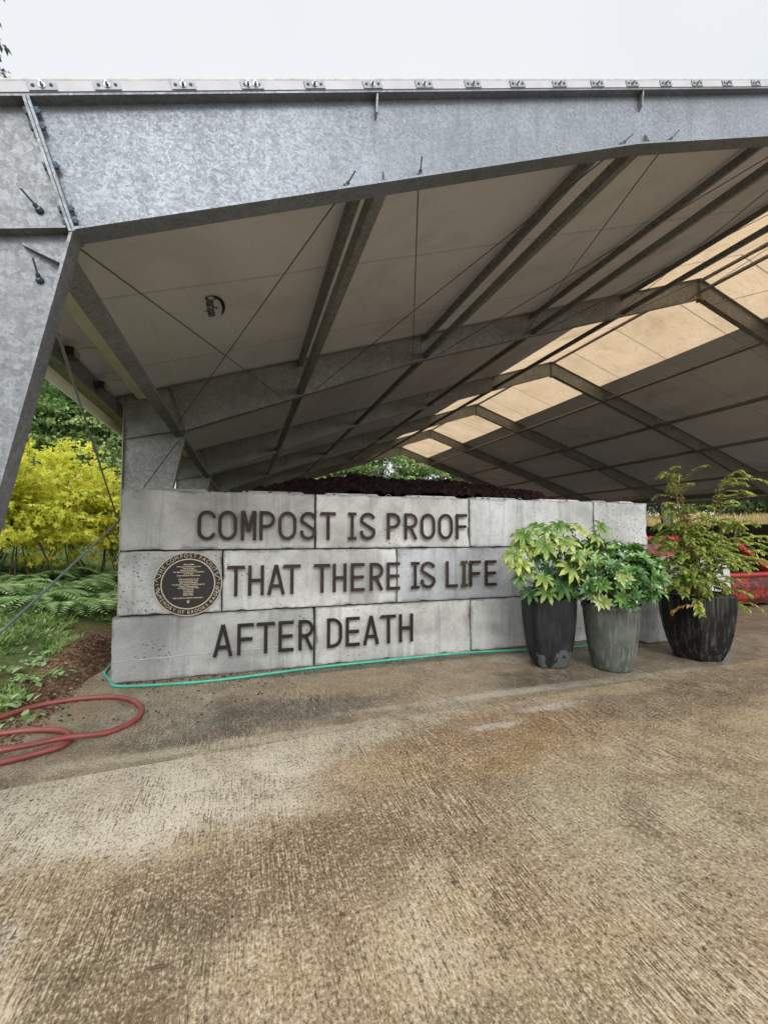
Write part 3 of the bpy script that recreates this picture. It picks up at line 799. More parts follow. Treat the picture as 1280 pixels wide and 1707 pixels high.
# ------------------------------------------------------------------ concrete block wall
WX, WY, BH, BL, BD = -1.1257, 4.608, .61, 1.83, .61
def block(x0, x1, row, label, tint=(1,1,1), m='block'):
    top = row == 2
    z0, z1 = row*BH+.004, (row+1)*BH-(.004 if not top else .03)
    cx = (x0+x1)/2; base = (cx, WY+BD/2, z0)
    e = empty('concrete_block', base, label, 'concrete block', 'stacked concrete blocks of the lettered wall')
    # shell with a subdivided front so that the edges can crumble
    me = bpy.data.meshes.new('block_body'); bm = bmesh.new()
    bmesh.ops.create_cube(bm, size=1.)
    gw, gh = (x1-x0-.007), z1-z0
    bmesh.ops.scale(bm, vec=(gw, BD, gh), verts=bm.verts)
    bmesh.ops.subdivide_edges(bm, edges=[q for q in bm.edges if abs(q.verts[0].co.x-q.verts[1].co.x) > .1], cuts=int(gw/.03), use_grid_fill=True)
    bmesh.ops.subdivide_edges(bm, edges=[q for q in bm.edges if abs(q.verts[0].co.z-q.verts[1].co.z) > .1], cuts=18, use_grid_fill=True)
    bmesh.ops.subdivide_edges(bm, edges=[q for q in bm.edges if abs(q.verts[0].co.y-q.verts[1].co.y) > .1], cuts=10, use_grid_fill=True)
    lay = bm.verts.layers.float.new('edge')
    sd_ = random.random()*90
    for v in bm.verts:
        x, y, z = v.co
        ax, az, ay = gw/2-abs(x), gh/2-abs(z), BD/2-abs(y)
        d2 = sorted((ax, az, ay))[1]            # second smallest distance: how close to an arris
        ff = min(ax, az)
        v[lay] = max(0., 1-ff/.14)
        nz_ = noise.noise(Vector((x*4+sd_, y*4, z*4)))+.5*noise.noise(Vector((x*13+sd_, y*13, z*13)))
        rr = .005+.040*max(nz_-.12, 0)
        if d2 < rr:
            k_ = (rr-d2)*.55
            if ay < .001 or ax < .001 or az < .001:
                v.co.x -= math.copysign(k_, x) if ax < rr else 0
                v.co.y -= math.copysign(k_, y) if ay < rr else 0
                v.co.z -= math.copysign(k_, z) if az < rr else 0
        v.co.y += .0025*noise.noise(Vector((x*2+sd_, 3, z*2)))
    bm.to_mesh(me); bm.free()
    me.polygons.foreach_set('use_smooth', [True]*len(me.polygons)); me.set_sharp_from_angle(angle=radians(22)); me.materials.append(M[m])
    o = bpy.data.objects.new('block_body', me); C.objects.link(o); o.parent = e; o.location = (0, 0, gh/2)
    o.color = (*tint, 1)
    if top:
        hw = gw/2
        gap = .14 if gw > 1 else .1
        for (a, b) in ((-hw+.09, -gap), (gap, hw-.07)):
            if b-a < .08: continue
            mb = MB(); hh = .036
            vs = [(a,-.20,0),(b,-.20,0),(b,.20,0),(a,.20,0),(a+.05,-.15,hh),(b-.05,-.15,hh),(b-.05,.15,hh),(a+.05,.15,hh)]
            mb.add([(x, y, z+gh-.004) for x, y, z in vs], [(4,5,6,7),(0,1,5,4),(1,2,6,5),(2,3,7,6),(3,0,4,7)])
            t_ = bevel(mb.build('block_ridge', M['block'], e), .008); t_.color = (*tint, 1)
        mb = MB(); mb.tube([(.045*cos(a_)*1.0, 0, gh-.01+.058*sin(a_)) for a_ in np.linspace(0, pi, 10)], .006, 6)
        mb.build('lifting_loop', M['galv'], e)
    return e
L = BL; x = lambda k: WX+k*L
block(x(0)+.01, x(1)-.004, 2, 'topmost left concrete block at the wall end, bearing the letters COMPOS', (.90,.90,.88))
block(x(1)+.004, x(2), 2, 'pale top concrete block bearing the word IS and most of PROOF', (1.12,1.12,1.10))
block(x(2), x(3), 2, 'top concrete block without letters, right of the word PROOF', (1.08,1.10,1.12))
block(x(3), x(3.5), 2, 'short half block at the right end of the top course, behind the bushy green plant', (1.0,1.01,1.02), 'block_pitted')
block(x(0), x(.5), 1, 'pitted half-length concrete block carrying the round bronze plaque', (1.0,1.01,1.01), 'block_pitted')
block(x(.5), x(1.5), 1, 'concrete block bearing the words THAT THERE, right of the plaque', (1.06,1.07,1.07))
block(x(1.5), x(2.5), 1, 'bluish grey smooth concrete block bearing the words IS LIFE', (.84,.88,.93))
block(x(2.5), x(3.5), 1, 'middle course concrete block hidden mostly behind the bushy green plant', (.98,1.0,1.02))
bl_ = block(x(0)-.035, x(1)-.004, 0, 'bottom left concrete block bearing the word AFTER, with a pale line along it', (.74,.75,.74))
mb = MB(); q_ = [(-.92+1.80*k/40, -BD/2-.0015, .20+.03*k/40+.006*noise.noise(Vector((k*.35, 1, 2)))) for k in range(41)]
mb.tube(q_, .0045, 5); mb.build('casting_seam', M['slab'], bl_)
block(x(1)+.004, x(2), 0, 'bottom concrete block bearing the word DEATH', (.98,.98,.96))
block(x(2), x(3), 0, 'blank bottom concrete block behind the tall charcoal pot', (1.0,1.02,1.0))
block(x(3), x(3.5), 0, 'bottom concrete half block behind the round grey green pot', (.95,.97,1.0))

# ------------------------------------------------------------------ rusty steel letters
LETY, LTH, SW = WY-.042, .008, .034
def oval(w_, h_, n=14):
    r = w_/2-SW/2; cx = w_/2; top, bot = h_-SW/2-r*1.25, SW/2+r*1.25
    return cx, r, top, bot
def arc(cx, cz, rx, rz, a0, a1, n=12): return [(cx+rx*cos(radians(a0+(a1-a0)*i/n)), cz+rz*sin(radians(a0+(a1-a0)*i/n))) for i in range(n+1)]
def glyph(ch, w_, h_):
    """list of (points, closed) centre lines of strokes"""
    m = SW/2; cx = w_/2
    if ch in 'OC':
        rx = w_/2-m; rz = min(rx*1.15, h_/2-m); ct, cb = h_-m-rz, m+rz
        if ch == 'O': return [(arc(cx, ct, rx, rz, 0, 180)+arc(cx, cb, rx, rz, 180, 360), True)]
        return [(arc(cx, ct, rx, rz, 18, 180)+arc(cx, cb, rx, rz, 180, 342), False)]
    if ch == 'S':
        rx = w_/2-m; q = (h_-2*m)/4
        top = arc(cx, h_-m-q, rx, q, 15, 200, 10); bot = arc(cx, m+q, rx, q, 20, -195, 12)
        return [(top+[(cx-.25*rx, h_/2+.012), (cx+.30*rx, h_/2-.014)]+bot, False)]
    if ch == 'I': return [([(cx, SW), (cx, h_-SW)], False), ([(0, h_-m), (w_, h_-m)], False), ([(0, m), (w_, m)], False)]
    if ch == 'T': return [([(0, h_-m), (w_, h_-m)], False), ([(cx, 0), (cx, h_-SW)], False)]
    if ch == 'H': return [([(m, 0), (m, h_)], False), ([(w_-m, 0), (w_-m, h_)], False), ([(SW, h_*.5), (w_-SW, h_*.5)], False)]
    if ch == 'E': return [([(m, 0), (m, h_)], False)]+[([(SW, z), (w_*(.94 if i == 1 else 1), z)], False) for i, z in enumerate((h_-m, h_*.5, m))]
    if ch == 'F': return [([(m, 0), (m, h_)], False), ([(SW, h_-m), (w_, h_-m)], False), ([(SW, h_*.50), (w_*.92, h_*.50)], False)]
    if ch == 'L': return [([(m, 0), (m, h_)], False), ([(SW, m), (w_, m)], False)]
    if ch == 'A': return [([(m*1.02, 0), (cx, h_), ], False), ([(w_-m*1.02, 0), (cx, h_)], False), ([(w_*.27, h_*.29), (w_*.73, h_*.29)], False)]
    if ch == 'M': return [([(m, 0), (m, h_)], False), ([(w_-m, 0), (w_-m, h_)], False), ([(SW*.7, h_), (cx, h_*.30)], False), ([(w_-SW*.7, h_), (cx, h_*.30)], False)]
    if ch in 'PR':
        q = h_*.235; zc = h_-m-q; rx = min(w_*.45, q)
        o = [([(m, 0), (m, h_)], False), ([(SW, h_-m), (w_-m-rx, h_-m)]+arc(w_-m-rx, zc, rx, q, 88, -88, 10)+[(w_-m-rx, zc-q), (SW, zc-q)], False)]
        if ch == 'R': o.append(([(w_*.45, zc-q-.0), (w_-m*1.0, 0)], False))
        return o
    if ch == 'D':
        rx = w_*.55
        return [([(m, 0), (m, h_)], False), ([(SW, h_-m), (w_-m-rx, h_-m)]+arc(w_-m-rx, h_-m-rx, rx, rx, 88, 2, 8)+arc(w_-m-rx, m+rx, rx, rx, -2, -88, 8)+[(w_-m-rx, m), (SW, m)], False)]
def ribbon(mb, pts, closed, wd, y0, y1):
    n = len(pts); lft = []; rgt = []
    for i, (px, pz) in enumerate(pts):
        if closed: a, b = pts[i-1], pts[(i+1) % n]
        else: a, b = pts[max(i-1, 0)], pts[min(i+1, n-1)]
        dx, dz = b[0]-a[0], b[1]-a[1]; l_ = math.hypot(dx, dz) or 1
        k = 1.
        if 0 < i < n-1 or closed:
            q, r_ = pts[i-1], pts[(i+1) % n]
            d1 = (px-q[0], pz-q[1]); d2 = (r_[0]-px, r_[1]-pz); l1 = math.hypot(*d1) or 1; l2 = math.hypot(*d2) or 1
            cs = max(-.5, min(1, (d1[0]*d2[0]+d1[1]*d2[1])/(l1*l2))); k = 1/max(.6, math.sqrt((1+cs)/2))
        nx_, nz_ = -dz/l_*wd/2*k, dx/l_*wd/2*k
        lft.append((px+nx_, pz+nz_)); rgt.append((px-nx_, pz-nz_))
    vs = [(a, y0, b) for a, b in lft]+[(a, y0, b) for a, b in rgt]+[(a, y1, b) for a, b in lft]+[(a, y1, b) for a, b in rgt]
    fs = []; R = n if closed else n-1
    for i in range(R):
        j = (i+1) % n
        fs += [(i, n+i, n+j, j), (2*n+i, 2*n+j, 3*n+j, 3*n+i), (i, j, 2*n+j, 2*n+i), (n+i, 3*n+i, 3*n+j, n+j)]
    if not closed: fs += [(0, 2*n, 3*n, n), (n-1, 2*n-1, 4*n-1, 3*n-1)]
    mb.add(vs, fs)
def letter(ch, u0, u1, zlo, h_, label):
    xa = onY(u0, 920, LETY)[0]; xb = onY(u1, 920, LETY)[0]; wd = xb-xa
    mb = MB()
    for i, (pts, cl) in enumerate(glyph(ch, wd, h_)):
        ribbon(mb, pts, cl, SW, -LTH/2-.0012*i, LTH/2+.0012*i)
    zz = zlo
    org = ((xa+xb)/2, LETY, zz)
    root = empty('letter', org, label, 'letter', 'rusty steel letters on the block wall')
    mb.v = [(a-wd/2, b, c) for a, b, c in mb.v]
    mb.build('letter_plate', M['rust_orange' if 'orange' in label else ('rust_dark' if label.startswith('dark') else 'rust')], root, recalc=True)
    pts = glyph(ch, wd, h_)[0][0]
    for px, pz in ((pts[0]), (pts[len(pts)//2] if len(pts) > 2 else pts[-1])):
        pz = min(max(pz, .03), h_-.03); st = MB()
        st.tube([(px-wd/2, LTH/2-.001, pz), (px-wd/2, .039, pz)], .006, 6)
        st.build('standoff_pin', M['rust'], root)
ROW = [
 ('COMPOST IS PROOF', [(328.5,360.5),(363,395),(401,427),(432,458.5),(463.5,494),(500,527),(534,559.5),(580,594),(600,626),(645,667.5),(674,696),(701,725.6),(730.6,755),(760,779)], 1.314, .296,
  ['rusty letter C that starts the word COMPOST', 'rusty letter O right after the C of COMPOST', 'rusty letter M in COMPOST', 'rusty letter P in COMPOST', 'rusty letter O between P and S in COMPOST', 'rusty letter S in COMPOST crossing a block joint', 'rusty letter T that ends the word COMPOST',
   'rusty letter I of the word IS in the top line', 'rusty letter S of the word IS in the top line', 'rusty letter P that starts the word PROOF', 'rusty letter R in PROOF', 'rusty letter O next to the R in PROOF', 'rusty letter O next to the F in PROOF', 'rusty letter F that ends the word PROOF']),
 ('THAT THERE IS LIFE', [(379.5,409),(414.5,441),(446,476),(473,501.5),(524,550.6),(555,578),(585,608),(616.5,639),(644.7,666.5),(685,699),(701,725.6),(743,762.5),(768,779),(782,801),(808,827)], .762, .302,
  ['rusty letter T that starts the word THAT beside the plaque', 'rusty letter H in THAT', 'rusty letter A in THAT', 'rusty letter T that ends the word THAT', 'rusty letter T that starts the word THERE', 'rusty letter H in THERE', 'rusty letter E between H and R in THERE', 'rusty letter R in THERE', 'rusty letter E that ends the word THERE on a block joint',
   'rusty letter I of the word IS in the middle line', 'rusty letter S of the word IS in the middle line', 'rusty letter L that starts the word LIFE', 'rusty orange letter I in LIFE', 'rusty letter F in LIFE', 'rusty letter E that ends the word LIFE']),
 ('AFTER DEATH', [(358,391),(398,425.5),(430,460),(466,491),(499,524),(546,571),(577,600),(605.6,632),(635,660),(665,688)], .184, .308,
  ['dark letter A that starts the word AFTER', 'dark letter F in AFTER', 'dark letter T in AFTER', 'dark letter E in AFTER', 'dark letter R that ends the word AFTER on a block joint', 'dark letter D that starts the word DEATH', 'dark letter E in DEATH', 'dark letter A in DEATH', 'dark letter T in DEATH', 'dark letter H that ends the word DEATH'])]
for words, spans, zlo, h_, labels in ROW:
    for ch, (u0, u1), lb in zip(words.replace(' ', ''), spans, labels): letter(ch, u0, u1, zlo, h_, lb)

# ------------------------------------------------------------------ bronze plaque
PC = np.array([-.514, WY-.004, .898]); PRAD = .305
pq = empty('plaque', tuple(PC), 'round dark bronze plaque with raised pale lettering on the left of the block wall', 'plaque')
def disc(r0, r1, y0, y1, n=72):
    mb = MB(); vs = []; fs = []
    for k in range(n):
        a = 2*pi*k/n; c_, s_ = cos(a), sin(a)
        vs += [(r1*c_, y0, r1*s_), (r1*c_, y1, r1*s_)] + ([(r0*c_, y0, r0*s_), (r0*c_, y1, r0*s_)] if r0 > 0 else [])
    q = 4 if r0 > 0 else 2
    for k in range(n):
        a, b = k*q, ((k+1) % n)*q
        fs.append((a, b, b+1, a+1))
        if r0 > 0: fs += [(a, a+2, b+2, b), (a+2, a+3, b+3, b+2)]
    if r0 == 0: fs.append(tuple(k*2 for k in range(n)))
    mb.add(vs, fs); return mb
disc(0, PRAD-.008, -.020, 0).build('plaque_disc', M['bronze_dark'], pq, recalc=True)
disc(PRAD-.008, PRAD, -.026, 0).build('outer_rim', M['bronze'], pq, recalc=True)
disc(.232, .242, -.026, -.0195).build('inner_ring', M['bronze'], pq, recalc=True)
lt = MB()
def put_text(body, size, x0, z0, rot=0., xs=1., off=.0):
    vs, fs = text_mesh(body, size, xs, off, .0015)
    c_, s_ = cos(rot), sin(rot)
    lt.add([(x0+a*c_-b*s_, -.0215-c, z0+a*s_+b*c_) for a, b, c in vs], fs)
WID = {'I': .38, ' ': .42, 'M': 1.15, 'T': .85, 'L': .8, 'F': .8, 'E': .85, 'W': 1.2}
def arc_text(body, r, a_mid, size, top):
    ws = [WID.get(c, 1.)*size*.78 for c in body]; tot = sum(ws); acc = 0
    for c, wd in zip(body, ws):
        mid = acc+wd/2-tot/2; acc += wd
        if c == ' ': continue
        a = a_mid-mid/r if top else a_mid+mid/r
        put_text(c, size, r*cos(a), r*sin(a), a-pi/2 if top else a+pi/2, .9, .0)
arc_text('THE COMPOST FACILITY', .270, pi/2, .053, True)
arc_text('IN MEMORY OF BROOKS RAGEN', .272, -pi/2, .046, False)
lines = [('Made possible', .186), ('With generous lead support by', .166), ('Maurie Wright', .148), ('Barbara & Bill Bonner', .131), ('The Edgar and Pauline Stern Foundation', .114), ('Doris Regan', .097), ('Green Mountain Technologies', .080),
         ('With special thanks to the', .046), ('Project Leadership Team', .028), ('Russ Thomas Foreland', .011), ('Tim Altman, Volunteer Project Manager &', -.006), ("Owner's Representative", -.023), ('and Friends of Wolf Creek', -.039), ('Tim Anderson', -.056), ('Dave Brewer', -.073), ('Andy Mosier', -.089), ('Sandra Miller', -.105), ('Built in 2021 by Fairbank Construction', -.134)]
for b_, z_ in lines: put_text(b_, .0165, 0, z_, 0, 1.02, .0006)
lt.build('raised_lettering', M['bronze'], pq, recalc=True)
orn = MB()
for sgn in (-1, 1):
    for up in (-1, 1):
        # one S-shaped flourish above and one below the two dots
        pts = []
        for t_ in np.linspace(0, 1, 22):
            zz = up*(.026+.074*t_); xx = sgn*(math.sqrt(max(.270**2-zz*zz, 0)))+.019*sin(2*pi*t_*1.02)*sgn*up
            pts.append((xx, -.0225, zz))
        orn.tube(pts, .0034, 6)
    orn.tube([(sgn*.262,-.020,0),(sgn*.262,-.0235,0)], .005, 8); orn.tube([(sgn*.279,-.020,0),(sgn*.279,-.0235,0)], .005, 8)
orn.box((-.010,-.0225,-.182),(.010,-.0195,-.156)); 
orn.build('ornament', M['bronze'], pq)
lo_ = MB(); lo_.box((-.006,-.0240,-.168),(.003,-.0228,-.160)); lo_.build('emblem_inset', M['bronze_dark'], pq)

# ------------------------------------------------------------------ compost heap behind the wall
ys = np.concatenate([np.linspace(5.3, 8.5, 90, endpoint=False), np.linspace(8.5, 16.5, 80)]); xs = np.linspace(-.9, 7.0, 240); mb = MB(); vs = []
for x_ in xs:
    for y_ in ys:
        e = max(0., 1-((x_-2.5)/3.6)**4)*max(0., 1-((y_-10)/6.2)**4)
        h_ = 2.42*e**.6
        # ridge line read from its profile above the wall
        h_ = min(h_, 2.21-.050*max(0, x_-2.0)**1.7-.22*max(0, 1.2-x_))
        nz_ = .07*noise.noise(Vector((x_*2.2, y_*2.2, 0)))+.05*noise.noise(Vector((x_*7, y_*7, 4)))+.05*noise.noise(Vector((x_*14, y_*14, 9)))+.035*noise.noise(Vector((x_*31, y_*31, 2)))
        vs.append((x_, y_, max(h_+nz_*(1 if h_ > .1 else 0), 0.004)))
n = len(ys); mb.add(vs, [(i*n+j, (i+1)*n+j, (i+1)*n+j+1, i*n+j+1) for i in range(len(xs)-1) for j in range(n-1)])
hp = mb.build('compost_heap', M['compost'], org=(2.5, 10, 0)); tag(hp, 'long dark brown heap of compost rising behind the lettered block wall', 'compost heap')

# ------------------------------------------------------------------ hoses
def spline(pts, n=10, closed=False):
    out = []; P = [np.array(p, float) for p in pts]; m = len(P)
    for i in range(m-1):
        p0, p1, p2, p3 = P[max(i-1, 0)], P[i], P[i+1], P[min(i+2, m-1)]
        for k in range(n):
            t_ = k/n; out.append(.5*((2*p1)+(-p0+p2)*t_+(2*p0-5*p1+4*p2-p3)*t_**2+(-p0+3*p1-3*p2+p3)*t_**3))
    out.append(P[-1]); return out
gp = [(-1.32,5.3,.012),(-1.29,4.95,.012)]+[tuple(onZ(u, v, .012)) for u, v in ((184,1133),(187,1141),(215,1144),(340,1136),(440,1124),(524,1113),(610,1104),(700,1095),(790,1087),(885,1083),(960,1078),(1020,1070),(1085,1058),(1180,1052))]
mb = MB(); mb.tube(spline(gp), .0125, 10)
h1 = mb.build('garden_hose', M['hose_green'], smooth=True); tag(h1, 'thin turquoise green hose lying along the foot of the block wall', 'hose')
rp = [onZ(u, v, .02) for u, v in ((-150,1240),(-70,1215),(0,1196),(65,1176),(140,1164),(205,1163),(236,1179),(224,1201),(178,1221),(112,1238),(50,1251),(0,1261),(-90,1273),(-170,1262),(-150,1243),(-80,1230),(0,1223),(55,1217),(103,1218),(118,1228),(104,1243),(58,1257),(0,1271),(-120,1295))]
rp = [p+np.array([0, 0, (.034 if i in (9, 10, 11) else 0)]) for i, p in enumerate(rp)]
mb = MB(); mb.tube(spline(rp), .019, 12)
h2 = mb.build('rubber_hose', M['hose_red'], smooth=True); tag(h2, 'thick red rubber hose coiled on the concrete at the left edge', 'hose')

# ------------------------------------------------------------------ pots and their plants
def pot(name, c, label, prof, n, m, rot=0., ridges=False, smooth=True, soil_r=None, rim=.03):
    e = empty(name, c, label, 'plant pot', 'glazed plant pots in front of the wall')
    H = prof[-1][1]; mb = MB()
    outer = prof; inner = [(r-rim, z) for r, z in prof[::-1] if z > H-.16]
    full = [(0.001, .0)]+outer+[(prof[-1][0]-rim*.5, H+.006)]+[(prof[-1][0]-rim, H)]+[(prof[-1][0]-rim-.01, H-.13)]
    mb.lathe(full, n, (0, 0, 0), rot)
    o = mb.build('pot_body', m, e, smooth=smooth, recalc=True)
    sb = MB(); sb.lathe([(.001, H-.05), (prof[-1][0]-rim+.006, H-.055)], n, (0, 0, 0), rot); sb.build('potting_soil', M['soil'], e, recalc=True)
    return e
def superlathe(prof, n, k):
    """rounded-square section"""
    mb = MB(); vs = []; fs = []
    for r, z in prof:
        for i in range(n):
            t_ = 2*pi*i/n; c_, s_ = cos(t_), sin(t_); q = (abs(c_)**k+abs(s_)**k)**(-1/k)
            vs.append((r*q*c_, r*q*s_, z))
    for j in range(len(prof)-1):
        for i in range(n): fs.append((j*n+i, j*n+(i+1) % n, (j+1)*n+(i+1) % n, (j+1)*n+i))
    mb.add(vs, fs); return mb
yaw_to = lambda c: math.atan2(c[1], c[0])
# tall charcoal pot
cA = (3.08, 3.92, 0); HA = .72
pA = empty('plant_pot', cA, 'tall charcoal pot with flaking base holding the variegated big-leaved plant', 'plant pot', 'glazed plant pots in front of the wall', rz=-.30)
prA = [(.001,.003),(.155,.003),(.162,.02),(.20,.17),(.222,.34),(.236,.50),(.243,.64),(.245,HA-.012),(.238,HA),(.22,HA),(.212,HA-.012),(.205,HA-.14)]
superlathe(prA, 56, 5.).build('pot_body', M['pot_black'], pA, smooth=True, recalc=True)
superlathe([(.001,HA-.06),(.212,HA-.065)], 40, 5.).build('potting_soil', M['soil'], pA, recalc=True)
# round grey green pot
cB = (3.62, 3.62, 0); HB = .665
pB = empty('plant_pot', cB, 'round grey green glazed pot, middle of the three', 'plant pot', 'glazed plant pots in front of the wall')
mb = MB(); mb.lathe([(.001,.003),(.178,.003),(.185,.02),(.215,.14),(.245,.32),(.263,.48),(.270,.58),(.274,.61),(.284,.622),(.286,.65),(.278,HB),(.258,HB),(.250,HB-.02),(.245,HB-.14)], 48)
mb.build('pot_body', M['pot_green'], pB, smooth=True, recalc=True)
mb = MB(); mb.lathe([(.001,HB-.06),(.248,HB-.065)], 40); mb.build('potting_soil', M['soil'], pB, recalc=True)
mb = MB(); mb.lathe([(.226,HB-.058),(.236,HB+.028),(.240,HB+.030),(.244,HB+.026),(.236,HB-.058)], 48); mb.build('nursery_liner', M['black_plastic'], pB, smooth=True, recalc=True)
# faceted black pot
cC = (4.86, 3.66, 0); HC = .715
rotC = yaw_to((-cC[0], -cC[1]))+.12
pC = empty('plant_pot', cC, 'wide faceted black pot with ribbed streaked sides, rightmost of the three', 'plant pot', 'glazed plant pots in front of the wall', rz=rotC)
prC = [(.001,.003),(.245,.003),(.255,.02),(.315,.14),(.358,.29),(.385,.44),(.398,.58),(.398,HC-.012),(.390,HC),(.362,HC),(.354,HC-.012),(.345,HC-.14)]
def hexlathe(prof, ribs=True, n=180):
    mb = MB(); vs = []; fs = []
    for r, z in prof:
        for i in range(n):
            t_ = 2*pi*i/n; k_ = (t_+pi/6) % (pi/3)-pi/6
            tt = (t_ % (pi/3))-pi/6
            q = cos(pi/6)/cos(tt); q = min(q, .985)
            rb = 1+(.0022*sin(t_*60) if (ribs and r > .3) else 0)
            vs.append((r*q*rb*cos(t_), r*q*rb*sin(t_), z))
    for j in range(len(prof)-1):
        for i in range(n): fs.append((j*n+i, j*n+(i+1) % n, (j+1)*n+(i+1) % n, (j+1)*n+i))
    mb.add(vs, fs); return mb
hexlathe(prC).build('pot_body', M['pot_ribbed'], pC, recalc=True)
hexlathe([(.001,HC-.06),(.353,HC-.065)], False, 60).build('potting_soil', M['soil'], pC, recalc=True)

# variegated palmate plant
right = Vector((cos(YAW), -sin(YAW), 0)); fwd = Vector((sin(YAW), cos(YAW), 0))
fa = empty('potted_plant', (cA[0], cA[1], HA-.06), 'variegated plant with large yellow green palmate leaves in the tall charcoal pot', 'potted plant')
lm = MB(); sm = MB()
hub = Vector((cA[0], cA[1], HA-.06))
spots = [(862,942,.9,1),(905,884,.75,.8),(868,897,.6,.85),(935,878,.5,.7),(972,884,.6,.9),(988,905,.5,.6),(905,915,.85,.8),(950,905,.7,.95),(1000,898,.4,.75),(928,935,.5,.15),(915,952,.6,.1),(968,930,.9,.85),(955,955,.9,1),(905,968,.9,.75),(985,950,.6,.3),(940,985,.8,.2),(880,992,.6,.35),(965,985,.7,.4),(912,992,.8,.6),(930,905,.3,.3),(893,930,.4,.2),(980,970,.5,.25),(945,925,.2,.1),(925,965,.3,.1),(990,928,.4,.8),(950,880,.3,.6),(900,985,.4,.2),(965,905,.1,.15)]
rr = random.Random(5)
spots += [(850,930,.9,1),(862,908,.6,.9),(872,952,.8,.7),(880,915,.7,.95),(890,880,.4,.8),(918,895,.6,.9),(862,968,.7,.5),(1010,880,.4,.7)]
for (u, v, near, tn) in spots:
    d = 4.45-.30*(near-.4)+rr.uniform(-.05, .05)
    c_, dr = ray(u, v); k_ = d/(dr @ _f); P = Vector(c_+dr*k_)
    out = (P-(hub+V(0, 0, .22))); out.z *= .4
    out = out.normalized() if out.length > .02 else -fwd
    nrm = (V(0, 0, .75)+out*.45-fwd*.45+V(rr.uniform(-.3,.3), rr.uniform(-.3,.3), 0)).normalized()
    dirn = (out+V(0, 0, -.35-rr.random()*.3)); dirn = (dirn-nrm*dirn.dot(nrm)).normalized()
    Ls = rr.uniform(.135, .185)*(1.08 if tn > .7 else .95)
    base = P-dirn*Ls*.35
    leaves(lm, [base], [dirn], [nrm], Ls, Ls, [tn*.68+rr.uniform(-.10,.06)], T_FATSIA, .45)
    mid = (hub+base)/2+V(0, 0, .06)+out*.02
    sm.tube(spline([hub+V(rr.uniform(-.05,.05), rr.uniform(-.05,.05), -.0), mid, base], 5), [.008]*0 or .0055, 5)
lm.build('leaves', M['fatsia'], fa, hub, tone=True); sm.build('stems', M['stem'], fa, hub)
# bushy plant of leaf rosettes
pb = empty('potted_plant', (cB[0], cB[1], HB-.06), 'bushy rounded plant with glossy green leaf whorls in the grey green pot', 'potted plant')
lm = MB(); sm = MB(); hubB = Vector((cB[0], cB[1], HB-.06)); cen = hubB+V(0, 0, .335)
for k in range(330):
    z_ = rr.uniform(-.62, 1); a = rr.uniform(0, 2*pi); q = math.sqrt(max(0, 1-z_*z_))
    dirv = V(q*cos(a), q*sin(a), z_); sc_ = rr.uniform(.62, 1.05) if k % 3 else rr.uniform(.9, 1.12)
    P = cen+V(dirv.x*.47, dirv.y*.42, dirv.z*.31)*sc_
    if z_ < -.2: P.z -= .03
    ax = (dirv+V(0, 0, .55)).normalized()
    n_l = rr.randint(6, 9); tn = min(1, max(0, rr.gauss(.40, .22)+.25*(sc_-.8)))
    if rr.random() < .12: tn = .95
    b0 = ax.orthogonal().normalized(); b1 = ax.cross(b0); ph = rr.random()*6
    PP = []; DD = []; NN = []; 
    for j in range(n_l):
        t_ = ph+2*pi*j/n_l; o_ = b0*cos(t_)+b1*sin(t_); d_ = (o_+ax*rr.uniform(.35, 1.15)).normalized()
        PP.append(P); DD.append(d_); NN.append((ax-o_*.3).normalized())
    leaves(lm, PP, DD, NN, [rr.uniform(.07, .115) for _ in PP], [rr.uniform(.036, .052) for _ in PP], [min(1, max(0, tn+rr.uniform(-.1,.1))) for _ in PP], T_OVAL)
    if k % 4 == 0: sm.tube([hubB+V(rr.uniform(-.08,.08), rr.uniform(-.08,.08), 0), (hubB+P)/2+V(0,0,.03), P], .004, 5)
lm.build('leaves', M['pieris'], pb, hubB, tone=True, smooth=False); sm.build('stems', M['cane'], pb, hubB)
# feathery plant with arching canes
na = empty('potted_plant', (cC[0], cC[1], HC-.06), 'tall feathery plant with arching yellow green sprays in the faceted black pot', 'potted plant')
lm = MB(); sm = MB(); hubC = Vector((cC[0], cC[1], HC-.06))
def spray(pts, npairs, ll, tone_mu, start=.25, red=None):
    red = (.3 if rr.random() < .03 else .008) if red is None else red
    sp_ = [Vector(p) for p in spline(pts, 8)]; m = len(sp_)
    sm.tube(sp_, [.0045-.003*i/m for i in range(m)], 5)
    PP = []; DD = []; NN = []; TT = []; LL = []
    for j in range(npairs):
        t_ = start+(1-start)*j/npairs; i = min(m-2, int(t_*(m-1))); P = sp_[i]; d_ = (sp_[i+1]-sp_[i]).normalized()
        sd_ = d_.cross(V(0, 0, 1)); sd_ = sd_.normalized() if sd_.length > .01 else V(1, 0, 0)
        for sg in (-1, 1):
            PP.append(P); DD.append((d_*.75+sd_*sg*.9+V(0, 0, rr.uniform(-.55, .0))).normalized())
            NN.append((V(0, 0, 1)+V(rr.uniform(-.4,.4), rr.uniform(-.4,.4), 0)).normalized()); TT.append(1. if rr.random() < red else min(.95, max(0, rr.gauss(tone_mu, .16)))); LL.append(ll*rr.uniform(.75, 1.2))
    leaves(lm, PP, DD, NN, LL, [q*.42 for q in LL], TT, T_OVAL)
def at(u, v, d): c_, dr = ray(u, v); return Vector(c_+dr*(d/(dr @ _f)))
DC = 4.85
